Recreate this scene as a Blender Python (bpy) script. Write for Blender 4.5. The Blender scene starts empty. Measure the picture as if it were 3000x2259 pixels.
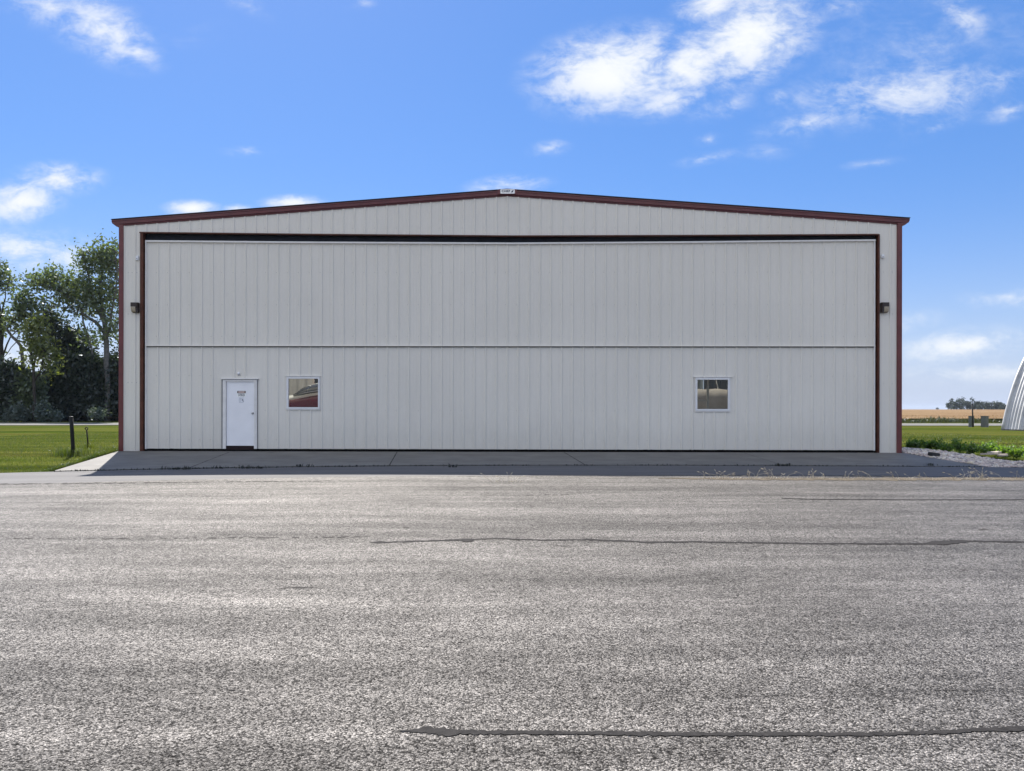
import bpy, bmesh, math, random
import numpy as np
from mathutils import Vector, Matrix

# ------------------------------------------------------------------ camera, sky, sun, exposure
SC = bpy.context.scene
COL = SC.collection
F = 2254.0                    # focal length in photo pixels (photo is 3000 wide)
CX, HY = 1500.0, 1199.0       # principal column and horizon row of the photo
EYE = 1.6
ROLL = math.radians(0.09)
YAW = 0.0131                  # the facade's right end is slightly nearer

cam_d = bpy.data.cameras.new("camera")
cam_d.sensor_width = 36.0
cam_d.lens = 36.0 * F / 3000.0
cam_d.shift_y = (HY - 1129.5) / 3000.0
cam_d.clip_start = 0.05
cam_d.clip_end = 9000.0
cam = bpy.data.objects.new("camera", cam_d)
COL.objects.link(cam)
cam.location = (0, 0, EYE)
cam.rotation_mode = 'XYZ'
cam.matrix_world = Matrix.Translation((0, 0, EYE)) @ Matrix.Rotation(math.radians(90), 4, 'X') @ Matrix.Rotation(ROLL, 4, 'Z')
SC.camera = cam

SUN_DIR = Vector((-2.35, 6.06, 7.53)).normalized()      # towards the sun: behind the hangar, a little to its left
SUN_EL = math.asin(SUN_DIR.z)
SUN_AZ = math.atan2(SUN_DIR.x, SUN_DIR.y)

SC.view_settings.view_transform = 'Standard'
SC.view_settings.look = 'None'
SC.view_settings.gamma = 1.0
SC.view_settings.exposure = 1.15
SC.render.engine = 'CYCLES'
SC.cycles.max_bounces = 8
SC.cycles.transparent_max_bounces = 12

sun_d = bpy.data.lights.new("sun", 'SUN')
sun_d.energy = 4.6
sun_d.angle = math.radians(0.5)
sun_d.color = (1.0, 0.95, 0.88)
sun = bpy.data.objects.new("sun", sun_d)
COL.objects.link(sun)
sun.rotation_euler = SUN_DIR.to_track_quat('Z', 'Y').to_euler()


class NT:
    """small helper for node trees"""
    def __init__(s, tree):
        s.t = tree
        s.n = tree.nodes
        s.l = tree.links

    def add(s, typ, ins=None, **props):
        nd = s.n.new(typ)
        for k, v in props.items():
            setattr(nd, k, v)
        for k, v in (ins or {}).items():
            s.put(nd.inputs[k], v)
        return nd

    def put(s, sock, v):
        if isinstance(v, bpy.types.NodeSocket):
            s.l.new(v, sock)
        else:
            sock.default_value = v

    def math(s, op, a, b=0.0, c=None, clamp=False):
        nd = s.n.new('ShaderNodeMath')
        nd.operation = op
        nd.use_clamp = clamp
        s.put(nd.inputs[0], a)
        s.put(nd.inputs[1], b)
        if c is not None:
            s.put(nd.inputs[2], c)
        return nd.outputs[0]

    def ramp(s, fac, lo, hi, a=0.0, b=1.0, smooth=True):
        nd = s.n.new('ShaderNodeMapRange')
        nd.interpolation_type = 'SMOOTHSTEP' if smooth else 'LINEAR'
        s.put(nd.inputs['Value'], fac)
        nd.inputs['From Min'].default_value = lo
        nd.inputs['From Max'].default_value = hi
        nd.inputs['To Min'].default_value = a
        nd.inputs['To Max'].default_value = b
        return nd.outputs['Result']

    def mix(s, fac, a, b, blend='MIX'):
        nd = s.n.new('ShaderNodeMix')
        nd.data_type = 'RGBA'
        nd.blend_type = blend
        s.put(nd.inputs[0], fac)
        s.put(nd.inputs[6], a if isinstance(a, bpy.types.NodeSocket) else (*a, 1.0))
        s.put(nd.inputs[7], b if isinstance(b, bpy.types.NodeSocket) else (*b, 1.0))
        return nd.outputs[2]

    def cramp(s, fac, stops, interp='LINEAR'):
        nd = s.n.new('ShaderNodeValToRGB')
        nd.color_ramp.interpolation = interp
        e = nd.color_ramp.elements
        while len(e) < len(stops):
            e.new(0.5)
        for i, (p, c) in enumerate(stops):
            e[i].position = p
            e[i].color = (*c, 1.0)
        s.put(nd.inputs[0], fac)
        return nd.outputs[0]

    def noise(s, vec, scale, detail=4.0, rough=0.55, dist=0.0):
        nd = s.add('ShaderNodeTexNoise', {'Vector': vec, 'Scale': scale, 'Detail': detail, 'Roughness': rough, 'Distortion': dist})
        return nd.outputs['Fac']

    def map(s, vec, loc=(0, 0, 0), rot=(0, 0, 0), scale=(1, 1, 1)):
        nd = s.add('ShaderNodeMapping', {'Vector': vec, 'Location': loc, 'Rotation': rot, 'Scale': scale})
        return nd.outputs[0]


world = bpy.data.worlds.new("World")
SC.world = world
world.use_nodes = True
w = NT(world.node_tree)
w.n.clear()
SKY_K = 0.056
REAR_FILL = 0.86
sky = w.add('ShaderNodeTexSky', sky_type='NISHITA', sun_disc=False)
sky.sun_elevation = SUN_EL
sky.sun_rotation = SUN_AZ
sky.air_density = 1.0
sky.dust_density = 0.25
sky.ozone_density = 2.2
skyc = w.add('ShaderNodeHueSaturation', {'Color': sky.outputs[0], 'Saturation': 1.36, 'Value': 1.06}).outputs[0]
skyc = w.mix(1.0, skyc, (1.03, 0.95, 1.03), 'MULTIPLY')
skyc = w.mix(0.45, skyc, (0.088 / SKY_K, 0.178 / SKY_K, 0.425 / SKY_K))
tc = w.add('ShaderNodeTexCoord').outputs['Generated']
sx = w.add('ShaderNodeSeparateXYZ', {0: tc})
fwd = w.math('MAXIMUM', sx.outputs[1], 0.05)
U = w.math('DIVIDE', sx.outputs[0], fwd)
V = w.math('DIVIDE', sx.outputs[2], fwd)
uv = w.add('ShaderNodeCombineXYZ', {0: U, 1: V}).outputs[0]
# the clouds that stood over the hangar: direction, half width, half height, tilt, thickness
CLOUDS = [
    (1800, 205, 300, 150, 8, 1.0), (2010, 190, 170, 110, 14, 0.95), (2185, 110, 270, 165, 20, 0.92), (2080, 15, 160, 80, 22, 0.8),
    (1960, 290, 190, 70, 14, 0.62), (2110, 310, 140, 50, 14, 0.5),
    (2640, 265, 440, 135, 6, 0.56), (2520, 300, 210, 80, 14, 0.42), (2930, 225, 190, 90, 12, 0.44), (2360, 360, 190, 50, 12, 0.5), (2750, 365, 180, 36, 22, 0.4),
    (2960, 320, 110, 40, 15, 0.5), (2700, 140, 620, 230, 6, 0.26), (2820, 50, 130, 85, -30, 0.5), (2450, 25, 220, 70, 0, 0.34), (2275, 285, 50, 36, 0, 0.5),
    (2075, 408, 55, 24, 12, 0.42), (2065, 463, 125, 24, 12, 0.38), (2250, 440, 160, 45, 12, 0.24), (1605, 435, 80, 30, 8, 0.58), (1490, 540, 150, 36, 5, 0.62),
    (2560, 475, 120, 20, 8, 0.36), (725, 446, 95, 22, 0, 0.48), (150, 30, 190, 75, -15, 0.55), (300, 90, 220, 110, -25, 0.68), (400, 155, 110, 55, -25, 0.62),
    (720, 15, 130, 40, -20, 0.32), (1060, 15, 60, 26, 10, 0.38), (560, 110, 150, 50, 15, 0.2),
    (60, 590, 150, 80, 8, 0.85), (170, 525, 160, 60, 0, 0.75), (560, 612, 95, 30, 0, 0.85), (860, 597, 110, 30, 0, 0.85), (700, 615, 60, 20, 0, 0.7),
    (80, 745, 360, 95, -4, 0.66), (120, 1050, 300, 90, 0, 0.55),
    (2820, 1010, 240, 62, 6, 0.72), (2960, 870, 180, 42, 2, 0.55), (2640, 945, 170, 45, 8, 0.42), (2850, 1090, 420, 50, 0, 0.42),
]
M = None
for (px, py, rx, ry, rot, k) in CLOUDS:
    a = math.radians(rot)
    mp = w.add('ShaderNodeMapping', {'Vector': uv, 'Location': ((px - CX) / F, (HY - py) / F, 0), 'Rotation': (0, 0, a),
                                     'Scale': (rx * 1.15 / F, ry * 1.15 / F, 1)}, vector_type='TEXTURE').outputs[0]
    d = w.add('ShaderNodeVectorMath', {0: mp}, operation='LENGTH').outputs['Value']
    m = w.math('MULTIPLY_ADD', d, -k, k)
    M = m if M is None else w.math('MAXIMUM', M, m)
M = w.math('MAXIMUM', M, 0.0)
M = w.math('MULTIPLY', M, w.ramp(sx.outputs[1], 0.08, 0.2))
cn1 = w.noise(w.map(uv, rot=(0, 0, math.radians(-14)), scale=(1.0, 2.0, 1)), 10.0, 9.0, 0.66, 0.6)
cn2 = w.noise(w.map(uv, loc=(3, 7, 0), rot=(0, 0, math.radians(-14)), scale=(1.0, 1.6, 1)), 34.0, 7.0, 0.66, 0.4)
cn = w.math('MULTIPLY_ADD', cn1, 0.6, w.math('MULTIPLY', cn2, 0.4))
cov = w.math('MULTIPLY_ADD', w.math('SUBTRACT', cn, 0.5), w.math('MINIMUM', w.math('MULTIPLY', M, 8.0), 2.6), M)
alpha = w.math('MULTIPLY', w.ramp(cov, 0.02, 0.80), w.ramp(M, 0.05, 0.85, 0.34, 1.0))
alpha = w.math('MULTIPLY', alpha, 0.97)
lit = w.math('MULTIPLY', w.ramp(cov, 0.2, 1.0, 0.8, 1.0), w.ramp(cn, 0.36, 0.60, 0.45, 1.0))
hz = w.math('POWER', w.ramp(sx.outputs[2], 0.0, 0.30, 1.0, 0.0, smooth=False), 2.2)
cl_rad = 0.47 / SKY_K
skyh = w.mix(w.math('MULTIPLY', hz, 0.9), skyc, (0.25 / SKY_K, 0.295 / SKY_K, 0.385 / SKY_K))
clc = w.mix(lit, (0.33 / SKY_K, 0.37 / SKY_K, 0.44 / SKY_K), (cl_rad * 0.96, cl_rad * 0.98, cl_rad))
skym = w.mix(alpha, skyh, clc)
# unseen white cloud added behind the camera as neutral fill for the shaded front
rn = w.noise(w.map(tc, scale=(1, 1, 2.2)), 2.3, 7.0, 0.6, 0.3)
rc = w.math('MULTIPLY', w.ramp(rn, 0.42, 0.60), w.ramp(sx.outputs[1], 0.05, -0.35))
rc = w.math('MULTIPLY', rc, w.ramp(sx.outputs[2], 0.10, 0.35))
skym = w.mix(rc, skym, (REAR_FILL / SKY_K, REAR_FILL * 0.98 / SKY_K, REAR_FILL * 0.94 / SKY_K))
bg = w.add('ShaderNodeBackground', {'Color': skym, 'Strength': SKY_K})
w.l.new(bg.outputs[0], w.add('ShaderNodeOutputWorld').inputs[0])

# ------------------------------------------------------------------ helpers
rnd = random.Random(7)


def smooth(a, b, x):
    t = np.clip((np.asarray(x, dtype=float) - a) / (b - a), 0, 1)
    return t * t * (3 - 2 * t)


def tag(o, label=None, cat=None, group=None, kind=None):
    if label:
        o['label'] = label
    if cat:
        o['category'] = cat
    if group:
        o['group'] = group
    if kind:
        o['kind'] = kind
    return o


def empty(name, loc=(0, 0, 0), rz=0.0):
    o = bpy.data.objects.new(name, None)
    COL.objects.link(o)
    o.location = loc
    o.rotation_euler = (0, 0, rz)
    o.empty_display_size = 0.2
    return o


def link_mesh(name, me, mats, parent=None, loc=None):
    for m in (mats if isinstance(mats, (list, tuple)) else [mats]):
        me.materials.append(m)
    o = bpy.data.objects.new(name, me)
    COL.objects.link(o)
    if parent is not None:
        o.parent = parent
    if loc is not None:
        o.location = loc
    return o


def np_mesh(name, verts, faces, mats, parent=None, smooth_shade=False, mi=None, loc=None):
    """verts (n,3), faces (m,k) as one mesh object"""
    verts = np.asarray(verts, dtype=np.float32)
    faces = np.asarray(faces, dtype=np.int32)
    me = bpy.data.meshes.new(name)
    m, k = faces.shape
    me.vertices.add(len(verts))
    me.vertices.foreach_set('co', verts.ravel())
    me.loops.add(m * k)
    me.loops.foreach_set('vertex_index', faces.ravel())
    me.polygons.add(m)
    me.polygons.foreach_set('loop_start', np.arange(0, m * k, k, dtype=np.int32))
    me.polygons.foreach_set('loop_total', np.full(m, k, dtype=np.int32))
    if smooth_shade:
        me.polygons.foreach_set('use_smooth', np.ones(m, dtype=bool))
    if mi is not None:
        me.polygons.foreach_set('material_index', np.asarray(mi, dtype=np.int32))
    me.update(calc_edges=True)
    return link_mesh(name, me, mats, parent, loc)


class MB:
    """collects faces, then links them as ONE mesh object"""
    def __init__(s):
        s.v, s.f, s.m, s.s = [], [], [], []

    def face(s, pts, mi=0, sm=False):
        i = len(s.v)
        s.v.extend([tuple(p) for p in pts])
        s.f.append(list(range(i, i + len(pts))))
        s.m.append(mi)
        s.s.append(sm)

    def idx(s, verts, faces, mi=0, sm=False):
        i = len(s.v)
        s.v.extend([tuple(p) for p in verts])
        for f in faces:
            s.f.append([i + j for j in f])
            s.m.append(mi)
            s.s.append(sm)

    def box(s, x0, x1, y0, y1, z0, z1, mi=0):
        vs = [(x0, y0, z0), (x1, y0, z0), (x1, y1, z0), (x0, y1, z0), (x0, y0, z1), (x1, y0, z1), (x1, y1, z1), (x0, y1, z1)]
        s.idx(vs, [(0, 3, 2, 1), (4, 5, 6, 7), (0, 1, 5, 4), (1, 2, 6, 5), (2, 3, 7, 6), (3, 0, 4, 7)], mi)

    def prism_y(s, poly, y0, y1, mi=0):
        """polygon in x,z (counter-clockwise seen from -y) extruded along y"""
        n = len(poly)
        vs = [(x, y0, z) for x, z in poly] + [(x, y1, z) for x, z in poly]
        fs = [tuple(range(n)), tuple(range(2 * n - 1, n - 1, -1))]
        fs += [((i + 1) % n, i, i + n, (i + 1) % n + n) for i in range(n)]
        s.idx(vs, fs, mi)

    def sweep(s, pts, prof, up=(0, 0, 1), mi=0, cap=True):
        """profile (list of (side, up)) swept along pts"""
        rings = []
        for i, p in enumerate(pts):
            p = Vector(p)
            d = (Vector(pts[min(i + 1, len(pts) - 1)]) - Vector(pts[max(i - 1, 0)])).normalized()
            side = d.cross(Vector(up)).normalized()
            u = side.cross(d).normalized()
            rings.append([p + side * a + u * b for a, b in prof])
        n = len(prof)
        vs = [v for r in rings for v in r]
        fs = []
        for i in range(len(pts) - 1):
            for j in range(n):
                fs.append((i * n + j, i * n + (j + 1) % n, (i + 1) * n + (j + 1) % n, (i + 1) * n + j))
        if cap:
            fs.append(tuple(range(n - 1, -1, -1)))
            fs.append(tuple((len(pts) - 1) * n + j for j in range(n)))
        s.idx(vs, fs, mi)

    def tube(s, pts, radii, n=8, mi=0, sm=True, cap=True):
        pts = [Vector(p) for p in pts]
        ref = Vector((0.31, 0.87, 0.38))
        vs, fs = [], []
        for i, p in enumerate(pts):
            d = (pts[min(i + 1, len(pts) - 1)] - pts[max(i - 1, 0)]).normalized()
            a = d.cross(ref if abs(d.dot(ref)) < 0.95 else Vector((1, 0, 0))).normalized()
            b = d.cross(a)
            r = radii[i] if isinstance(radii, (list, tuple)) else radii
            for j in range(n):
                t = 2 * math.pi * j / n
                vs.append(p + a * (r * math.cos(t)) + b * (r * math.sin(t)))
        for i in range(len(pts) - 1):
            for j in range(n):
                fs.append((i * n + j, i * n + (j + 1) % n, (i + 1) * n + (j + 1) % n, (i + 1) * n + j))
        if cap:
            fs.append(tuple(range(n - 1, -1, -1)))
            fs.append(tuple((len(pts) - 1) * n + j for j in range(n)))
        s.idx(vs, fs, mi, sm)

    def build(s, name, mats, parent=None, loc=None, bevel=0.0):
        me = bpy.data.meshes.new(name)
        me.from_pydata(s.v, [], s.f)
        me.polygons.foreach_set('material_index', s.m)
        me.polygons.foreach_set('use_smooth', s.s)
        me.update()
        if bevel > 0:
            bm = bmesh.new()
            bm.from_mesh(me)
            bmesh.ops.remove_doubles(bm, verts=bm.verts, dist=1e-5)
            ed = [e for e in bm.edges if len(e.link_faces) == 2 and e.calc_face_angle(0) > 0.5]
            bmesh.ops.bevel(bm, geom=ed, offset=bevel, segments=2, affect='EDGES', clamp_overlap=True)
            bm.to_mesh(me)
            bm.free()
        return link_mesh(name, me, mats, parent, loc)


# ------------------------------------------------------------------ materials
def new_mat(name):
    m = bpy.data.materials.new(name)
    m.use_nodes = True
    n = NT(m.node_tree)
    b = n.n['Principled BSDF']
    return m, n, b


def plain(name, col, rough=0.6, metal=0.0, var=0.12, scale=6.0, spec=0.4, bump=0.0):
    m, n, b = new_mat(name)
    pos = n.add('ShaderNodeTexCoord').outputs['Object']
    f = n.noise(pos, scale, 6, 0.6)
    f = n.ramp(f, 0.3, 0.7, 1 - var, 1 + var, smooth=False)
    c = n.mix(1.0, col, n.add('ShaderNodeCombineXYZ', {0: f, 1: f, 2: f}).outputs[0], 'MULTIPLY')
    n.put(b.inputs['Base Color'], c)
    b.inputs['Roughness'].default_value = rough
    b.inputs['Metallic'].default_value = metal
    b.inputs['Specular IOR Level'].default_value = spec
    if bump:
        bp = n.add('ShaderNodeBump', {'Strength': bump, 'Distance': 0.01, 'Height': n.noise(pos, scale * 4, 5, 0.6)})
        n.put(b.inputs['Normal'], bp.outputs[0])
    return m


def siding_mat(name, col):
    """painted steel sheet with faint runs, dust near the ground and a little oil-canning"""
    m, n, b = new_mat(name)
    pos = n.add('ShaderNodeTexCoord').outputs['Object']
    big = n.noise(pos, 0.35, 3, 0.5)
    run = n.noise(n.map(pos, scale=(9, 9, 0.35)), 1.6, 5, 0.6)
    fine = n.noise(n.map(pos, scale=(1, 1, 0.4)), 14.0, 5, 0.65)
    s = n.math('MULTIPLY_ADD', n.math('SUBTRACT', big, 0.5), 0.16, 1.0)
    s = n.math('MULTIPLY_ADD', n.math('SUBTRACT', run, 0.5), 0.12, s)
    s = n.math('MULTIPLY_ADD', n.math('SUBTRACT', fine, 0.5), 0.10, s)
    z = n.add('ShaderNodeSeparateXYZ', {0: pos}).outputs[2]
    splash = n.math('MULTIPLY', n.ramp(n.math('MULTIPLY_ADD', n.noise(n.map(pos, scale=(3, 3, 1)), 2.0, 5, 0.6), -1.1, z), -0.55, 0.75, 1.0, 0.0), 0.16)
    c = n.mix(1.0, col, n.add('ShaderNodeCombineXYZ', {0: s, 1: s, 2: s}).outputs[0], 'MULTIPLY')
    c = n.mix(splash, c, (0.24, 0.22, 0.19))
    n.put(b.inputs['Base Color'], c)
    b.inputs['Roughness'].default_value = 0.55
    b.inputs['Specular IOR Level'].default_value = 0.3
    bp = n.add('ShaderNodeBump', {'Strength': 0.35, 'Distance': 0.012, 'Height': n.noise(n.map(pos, scale=(1.6, 1.6, 0.55)), 1.7, 2, 0.5)})
    n.put(b.inputs['Normal'], bp.outputs[0])
    return m


def leaf_mat(name, c0, c1, trans=0.35, tint=(1.5, 1.5, 0.7), gloss=0.05):
    m, n, b = new_mat(name)
    n.n.remove(b)
    out = n.n['Material Output']
    pos = n.add('ShaderNodeNewGeometry')
    f = n.add('ShaderNodeTexWhiteNoise', {'Vector': n.add('ShaderNodeVectorMath', {0: pos.outputs['Position'], 1: (0.35, 0.35, 0.35)}, operation='SNAP').outputs[0]}).outputs['Value']
    g = n.noise(pos.outputs['Position'], 0.6, 3)
    f = n.math('MULTIPLY_ADD', f, 0.5, n.math('MULTIPLY', n.ramp(g, 0.3, 0.7), 0.5))
    c = n.mix(f, c0, c1)
    d = n.add('ShaderNodeBsdfDiffuse', {'Color': c})
    t = n.add('ShaderNodeBsdfTranslucent', {'Color': n.mix(1.0, c, tint, 'MULTIPLY')})
    gl = n.add('ShaderNodeBsdfGlossy', {'Color': (0.8, 0.85, 0.9, 1), 'Roughness': 0.42})
    mx = n.add('ShaderNodeMixShader', {0: trans, 1: d.outputs[0], 2: t.outputs[0]})
    mx2 = n.add('ShaderNodeMixShader', {0: gloss, 1: mx.outputs[0], 2: gl.outputs[0]})
    n.l.new(mx2.outputs[0], out.inputs[0])
    return m


def glass_mat(name, tint=(0.88, 0.9, 0.89), r=0.024):
    m, n, b = new_mat(name)
    n.n.remove(b)
    out = n.n['Material Output']
    fr = n.add('ShaderNodeFresnel', {'IOR': 1.5})
    t = n.add('ShaderNodeBsdfTransparent', {'Color': (*tint, 1)})
    g = n.add('ShaderNodeBsdfGlossy', {'Roughness': 0.02})
    mx = n.add('ShaderNodeMixShader', {0: n.math('MULTIPLY', fr.outputs[0], r / 0.04, clamp=True), 1: t.outputs[0], 2: g.outputs[0]})
    n.l.new(mx.outputs[0], out.inputs[0])
    return m


def asphalt_mat():
    m, n, b = new_mat("weathered_asphalt")
    pos = n.add('ShaderNodeNewGeometry').outputs['Position']
    pos = n.map(pos, scale=(1, 1, 0))
    warp = n.add('ShaderNodeTexNoise', {'Vector': pos, 'Scale': 60.0, 'Detail': 2.0})
    wp = n.add('ShaderNodeVectorMath', {0: pos, 1: n.add('ShaderNodeVectorMath', {0: warp.outputs['Color'], 'Scale': 0.012}, operation='SCALE').outputs[0]}, operation='ADD').outputs[0]
    v1 = n.add('ShaderNodeTexVoronoi', {'Vector': wp, 'Scale': 104.0}, feature='F1')
    v2 = n.add('ShaderNodeTexVoronoi', {'Vector': wp, 'Scale': 45.0}, feature='F1')
    r1 = n.add('ShaderNodeSeparateColor', {0: v1.outputs['Color']}).outputs[0]
    r2 = n.add('ShaderNodeSeparateColor', {0: v2.outputs['Color']}).outputs[1]
    stone = n.cramp(r1, [(0.0, (0.040, 0.037, 0.034)), (0.28, (0.092, 0.086, 0.080)), (0.58, (0.165, 0.154, 0.143)), (0.85, (0.275, 0.257, 0.238)), (1.0, (0.42, 0.394, 0.366))])
    gap = n.ramp(v1.outputs['Distance'], 0.38, 0.80, 1.0, 0.42)
    col = n.mix(1.0, stone, n.add('ShaderNodeCombineXYZ', {0: gap, 1: gap, 2: gap}).outputs[0], 'MULTIPLY')
    # coarse blotches, bands along the strip, darker worn patches
    mid = n.noise(pos, 6.0, 6, 0.72)
    mid2 = n.noise(n.map(pos, rot=(0, 0, math.radians(-2)), scale=(0.22, 1.3, 1)), 1.9, 6, 0.66)
    band = n.noise(n.map(pos, rot=(0, 0, math.radians(-2.5)), scale=(0.035, 0.75, 1)), 1.6, 5, 0.6)
    patch = n.noise(n.map(pos, rot=(0, 0, math.radians(3)), scale=(0.3, 1.0, 1)), 0.8, 5, 0.62)
    k = n.ramp(mid, 0.28, 0.72, 0.76, 1.24, smooth=False)
    k = n.math('MULTIPLY', k, n.ramp(r2, 0.0, 1.0, 0.80, 1.20, smooth=False))
    k = n.math('MULTIPLY', k, n.ramp(mid2, 0.28, 0.72, 0.62, 1.30, smooth=False))
    k = n.math('MULTIPLY', k, n.ramp(band, 0.3, 0.7, 0.70, 1.26, smooth=False))
    k = n.math('MULTIPLY', k, n.ramp(patch, 0.3, 0.7, 0.74, 1.22, smooth=False))
    # dark pits where stones have come out
    pit = n.ramp(n.noise(n.map(pos, scale=(0.4, 1.0, 1)), 20.0, 4, 0.62), 0.62, 0.70, 1.0, 0.30)
    k = n.math('MULTIPLY', k, pit)
    sp_k = k
    k = n.math('MULTIPLY', k, ASPH_K)
    col = n.mix(1.0, col, n.add('ShaderNodeCombineXYZ', {0: k, 1: k, 2: k}).outputs[0], 'MULTIPLY')
    n.put(b.inputs['Base Color'], col)
    b.inputs['Roughness'].default_value = 0.6
    spl = n.math('MULTIPLY', n.math('MULTIPLY', n.ramp(r1, 0.1, 0.9, 0.05, 0.75), gap), sp_k)
    n.put(b.inputs['Specular IOR Level'], spl)
    b.inputs['Specular Tint'].default_value = (1.0, 0.92, 0.82, 1)
    h = n.math('MULTIPLY_ADD', v1.outputs['Distance'], -0.6, n.math('MULTIPLY', r1, 0.6))
    h = n.math('MULTIPLY_ADD', mid, 1.6, h)
    bp = n.add('ShaderNodeBump', {'Strength': 0.75, 'Distance': 0.012, 'Height': h})
    n.put(b.inputs['Normal'], bp.outputs[0])
    return m


ASPH_K = 0.70


def patch_mat():
    """the smoother strip of asphalt beside the slab"""
    m, n, b = new_mat("smooth_asphalt")
    pos = n.map(n.add('ShaderNodeNewGeometry').outputs['Position'], scale=(1, 1, 0))
    f = n.noise(pos, 45, 4, 0.7)
    g = n.noise(n.map(pos, scale=(0.15, 1, 1)), 2.0, 5, 0.6)
    k = n.math('MULTIPLY', n.ramp(f, 0.25, 0.75, 0.6, 1.4, smooth=False), n.ramp(g, 0.3, 0.7, 0.85, 1.15))
    c = n.mix(1.0, (0.108, 0.104, 0.102), n.add('ShaderNodeCombineXYZ', {0: k, 1: k, 2: k}).outputs[0], 'MULTIPLY')
    n.put(b.inputs['Base Color'], c)
    b.inputs['Roughness'].default_value = 0.8
    b.inputs['Specular IOR Level'].default_value = 0.25
    n.put(b.inputs['Normal'], n.add('ShaderNodeBump', {'Strength': 0.5, 'Distance': 0.006, 'Height': f}).outputs[0])
    return m


def concrete_mat():
    m, n, b = new_mat("slab_concrete")
    pos = n.map(n.add('ShaderNodeNewGeometry').outputs['Position'], scale=(1, 1, 0))
    a = n.noise(pos, 1.1, 6, 0.65)
    s = n.noise(n.map(pos, rot=(0, 0, 0.5), scale=(0.5, 3.0, 1)), 1.4, 5, 0.6)
    scr = n.noise(n.map(pos, rot=(0, 0, -0.75), scale=(0.25, 6.0, 1)), 1.7, 5, 0.7, 0.3)
    f = n.noise(pos, 60, 3, 0.7)
    k = n.math('MULTIPLY', n.ramp(a, 0.3, 0.7, 0.82, 1.12), n.ramp(s, 0.3, 0.7, 0.90, 1.08))
    k = n.math('MULTIPLY', k, n.ramp(f, 0.3, 0.7, 0.92, 1.08))
    c = n.mix(1.0, (0.155, 0.148, 0.134), n.add('ShaderNodeCombineXYZ', {0: k, 1: k, 2: k}).outputs[0], 'MULTIPLY')
    c = n.mix(n.math('MULTIPLY', n.ramp(scr, 0.66, 0.74), 0.5), c, (0.25, 0.25, 0.25))
    n.put(b.inputs['Base Color'], c)
    b.inputs['Roughness'].default_value = 0.75
    b.inputs['Specular IOR Level'].default_value = 0.3
    n.put(b.inputs['Normal'], n.add('ShaderNodeBump', {'Strength': 0.25, 'Distance': 0.004, 'Height': f}).outputs[0])
    return m


def lawn_mat():
    m, n, b = new_mat("mown_lawn")
    pos = n.map(n.add('ShaderNodeNewGeometry').outputs['Position'], scale=(1, 1, 0))
    sp = n.add('ShaderNodeSeparateXYZ', {0: pos})
    big = n.noise(n.map(pos, scale=(0.35, 1.0, 1)), 0.35, 5, 0.65)
    mow = n.noise(n.map(pos, rot=(0, 0, math.radians(6)), scale=(0.06, 1.0, 1)), 0.42, 5, 0.62)
    fine = n.noise(pos, 7.0, 6, 0.75)
    c = n.mix(n.ramp(big, 0.32, 0.68), (0.038, 0.060, 0.009), (0.072, 0.088, 0.017))
    c = n.mix(n.math('MULTIPLY', n.ramp(mow, 0.42, 0.62), 0.75), c, (0.100, 0.098, 0.026))
    clump = n.noise(n.map(pos, scale=(0.6, 1, 1)), 1.1, 5, 0.7)
    c = n.mix(n.math('MULTIPLY', n.ramp(clump, 0.52, 0.72), 0.55), c, (0.115, 0.105, 0.035))
    k = n.math('MULTIPLY', n.ramp(fine, 0.25, 0.75, 0.45, 1.5, smooth=False), n.ramp(n.noise(n.map(pos, rot=(0, 0, math.radians(5)), scale=(0.05, 1.0, 1)), 0.8, 4, 0.6), 0.36, 0.62, 0.62, 1.14))
    c = n.mix(1.0, c, n.add('ShaderNodeCombineXYZ', {0: k, 1: k, 2: k}).outputs[0], 'MULTIPLY')
    # a dry brown margin beside the paving
    e = n.math('SUBTRACT', n.math('SUBTRACT', sp.outputs[1], n.math('MULTIPLY', sp.outputs[0], 0.05)), 20.27)
    e = n.math('MULTIPLY_ADD', n.noise(pos, 2.0, 4, 0.6), -0.7, e)
    dry = n.math('MULTIPLY', n.ramp(e, -0.45, 0.15, 1.0, 0.0), 0.75)
    c = n.mix(dry, c, (0.13, 0.095, 0.055))
    n.put(b.inputs['Base Color'], c)
    b.inputs['Roughness'].default_value = 1.0
    b.inputs['Specular IOR Level'].default_value = 0.0
    n.put(b.inputs['Normal'], n.add('ShaderNodeBump', {'Strength': 0.8, 'Distance': 0.05, 'Height': fine}).outputs[0])
    return m


def wheat_mat():
    m, n, b = new_mat("ripe_wheat_sheet")
    pos = n.map(n.add('ShaderNodeNewGeometry').outputs['Position'], scale=(1, 1, 0))
    a = n.noise(n.map(pos, scale=(0.25, 1, 1)), 0.06, 5, 0.6)
    f = n.noise(n.map(pos, scale=(1, 0.2, 1)), 1.6, 6, 0.75)
    c = n.mix(n.ramp(a, 0.35, 0.65), (0.165, 0.10, 0.048), (0.235, 0.162, 0.088))
    k = n.ramp(f, 0.25, 0.75, 0.6, 1.35)
    c = n.mix(1.0, c, n.add('ShaderNodeCombineXYZ', {0: k, 1: k, 2: k}).outputs[0], 'MULTIPLY')
    n.put(b.inputs['Base Color'], c)
    b.inputs['Roughness'].default_value = 0.95
    b.inputs['Specular IOR Level'].default_value = 0.05
    n.put(b.inputs['Normal'], n.add('ShaderNodeBump', {'Strength': 1.0, 'Distance': 0.3, 'Height': f}).outputs[0])
    return m


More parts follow.
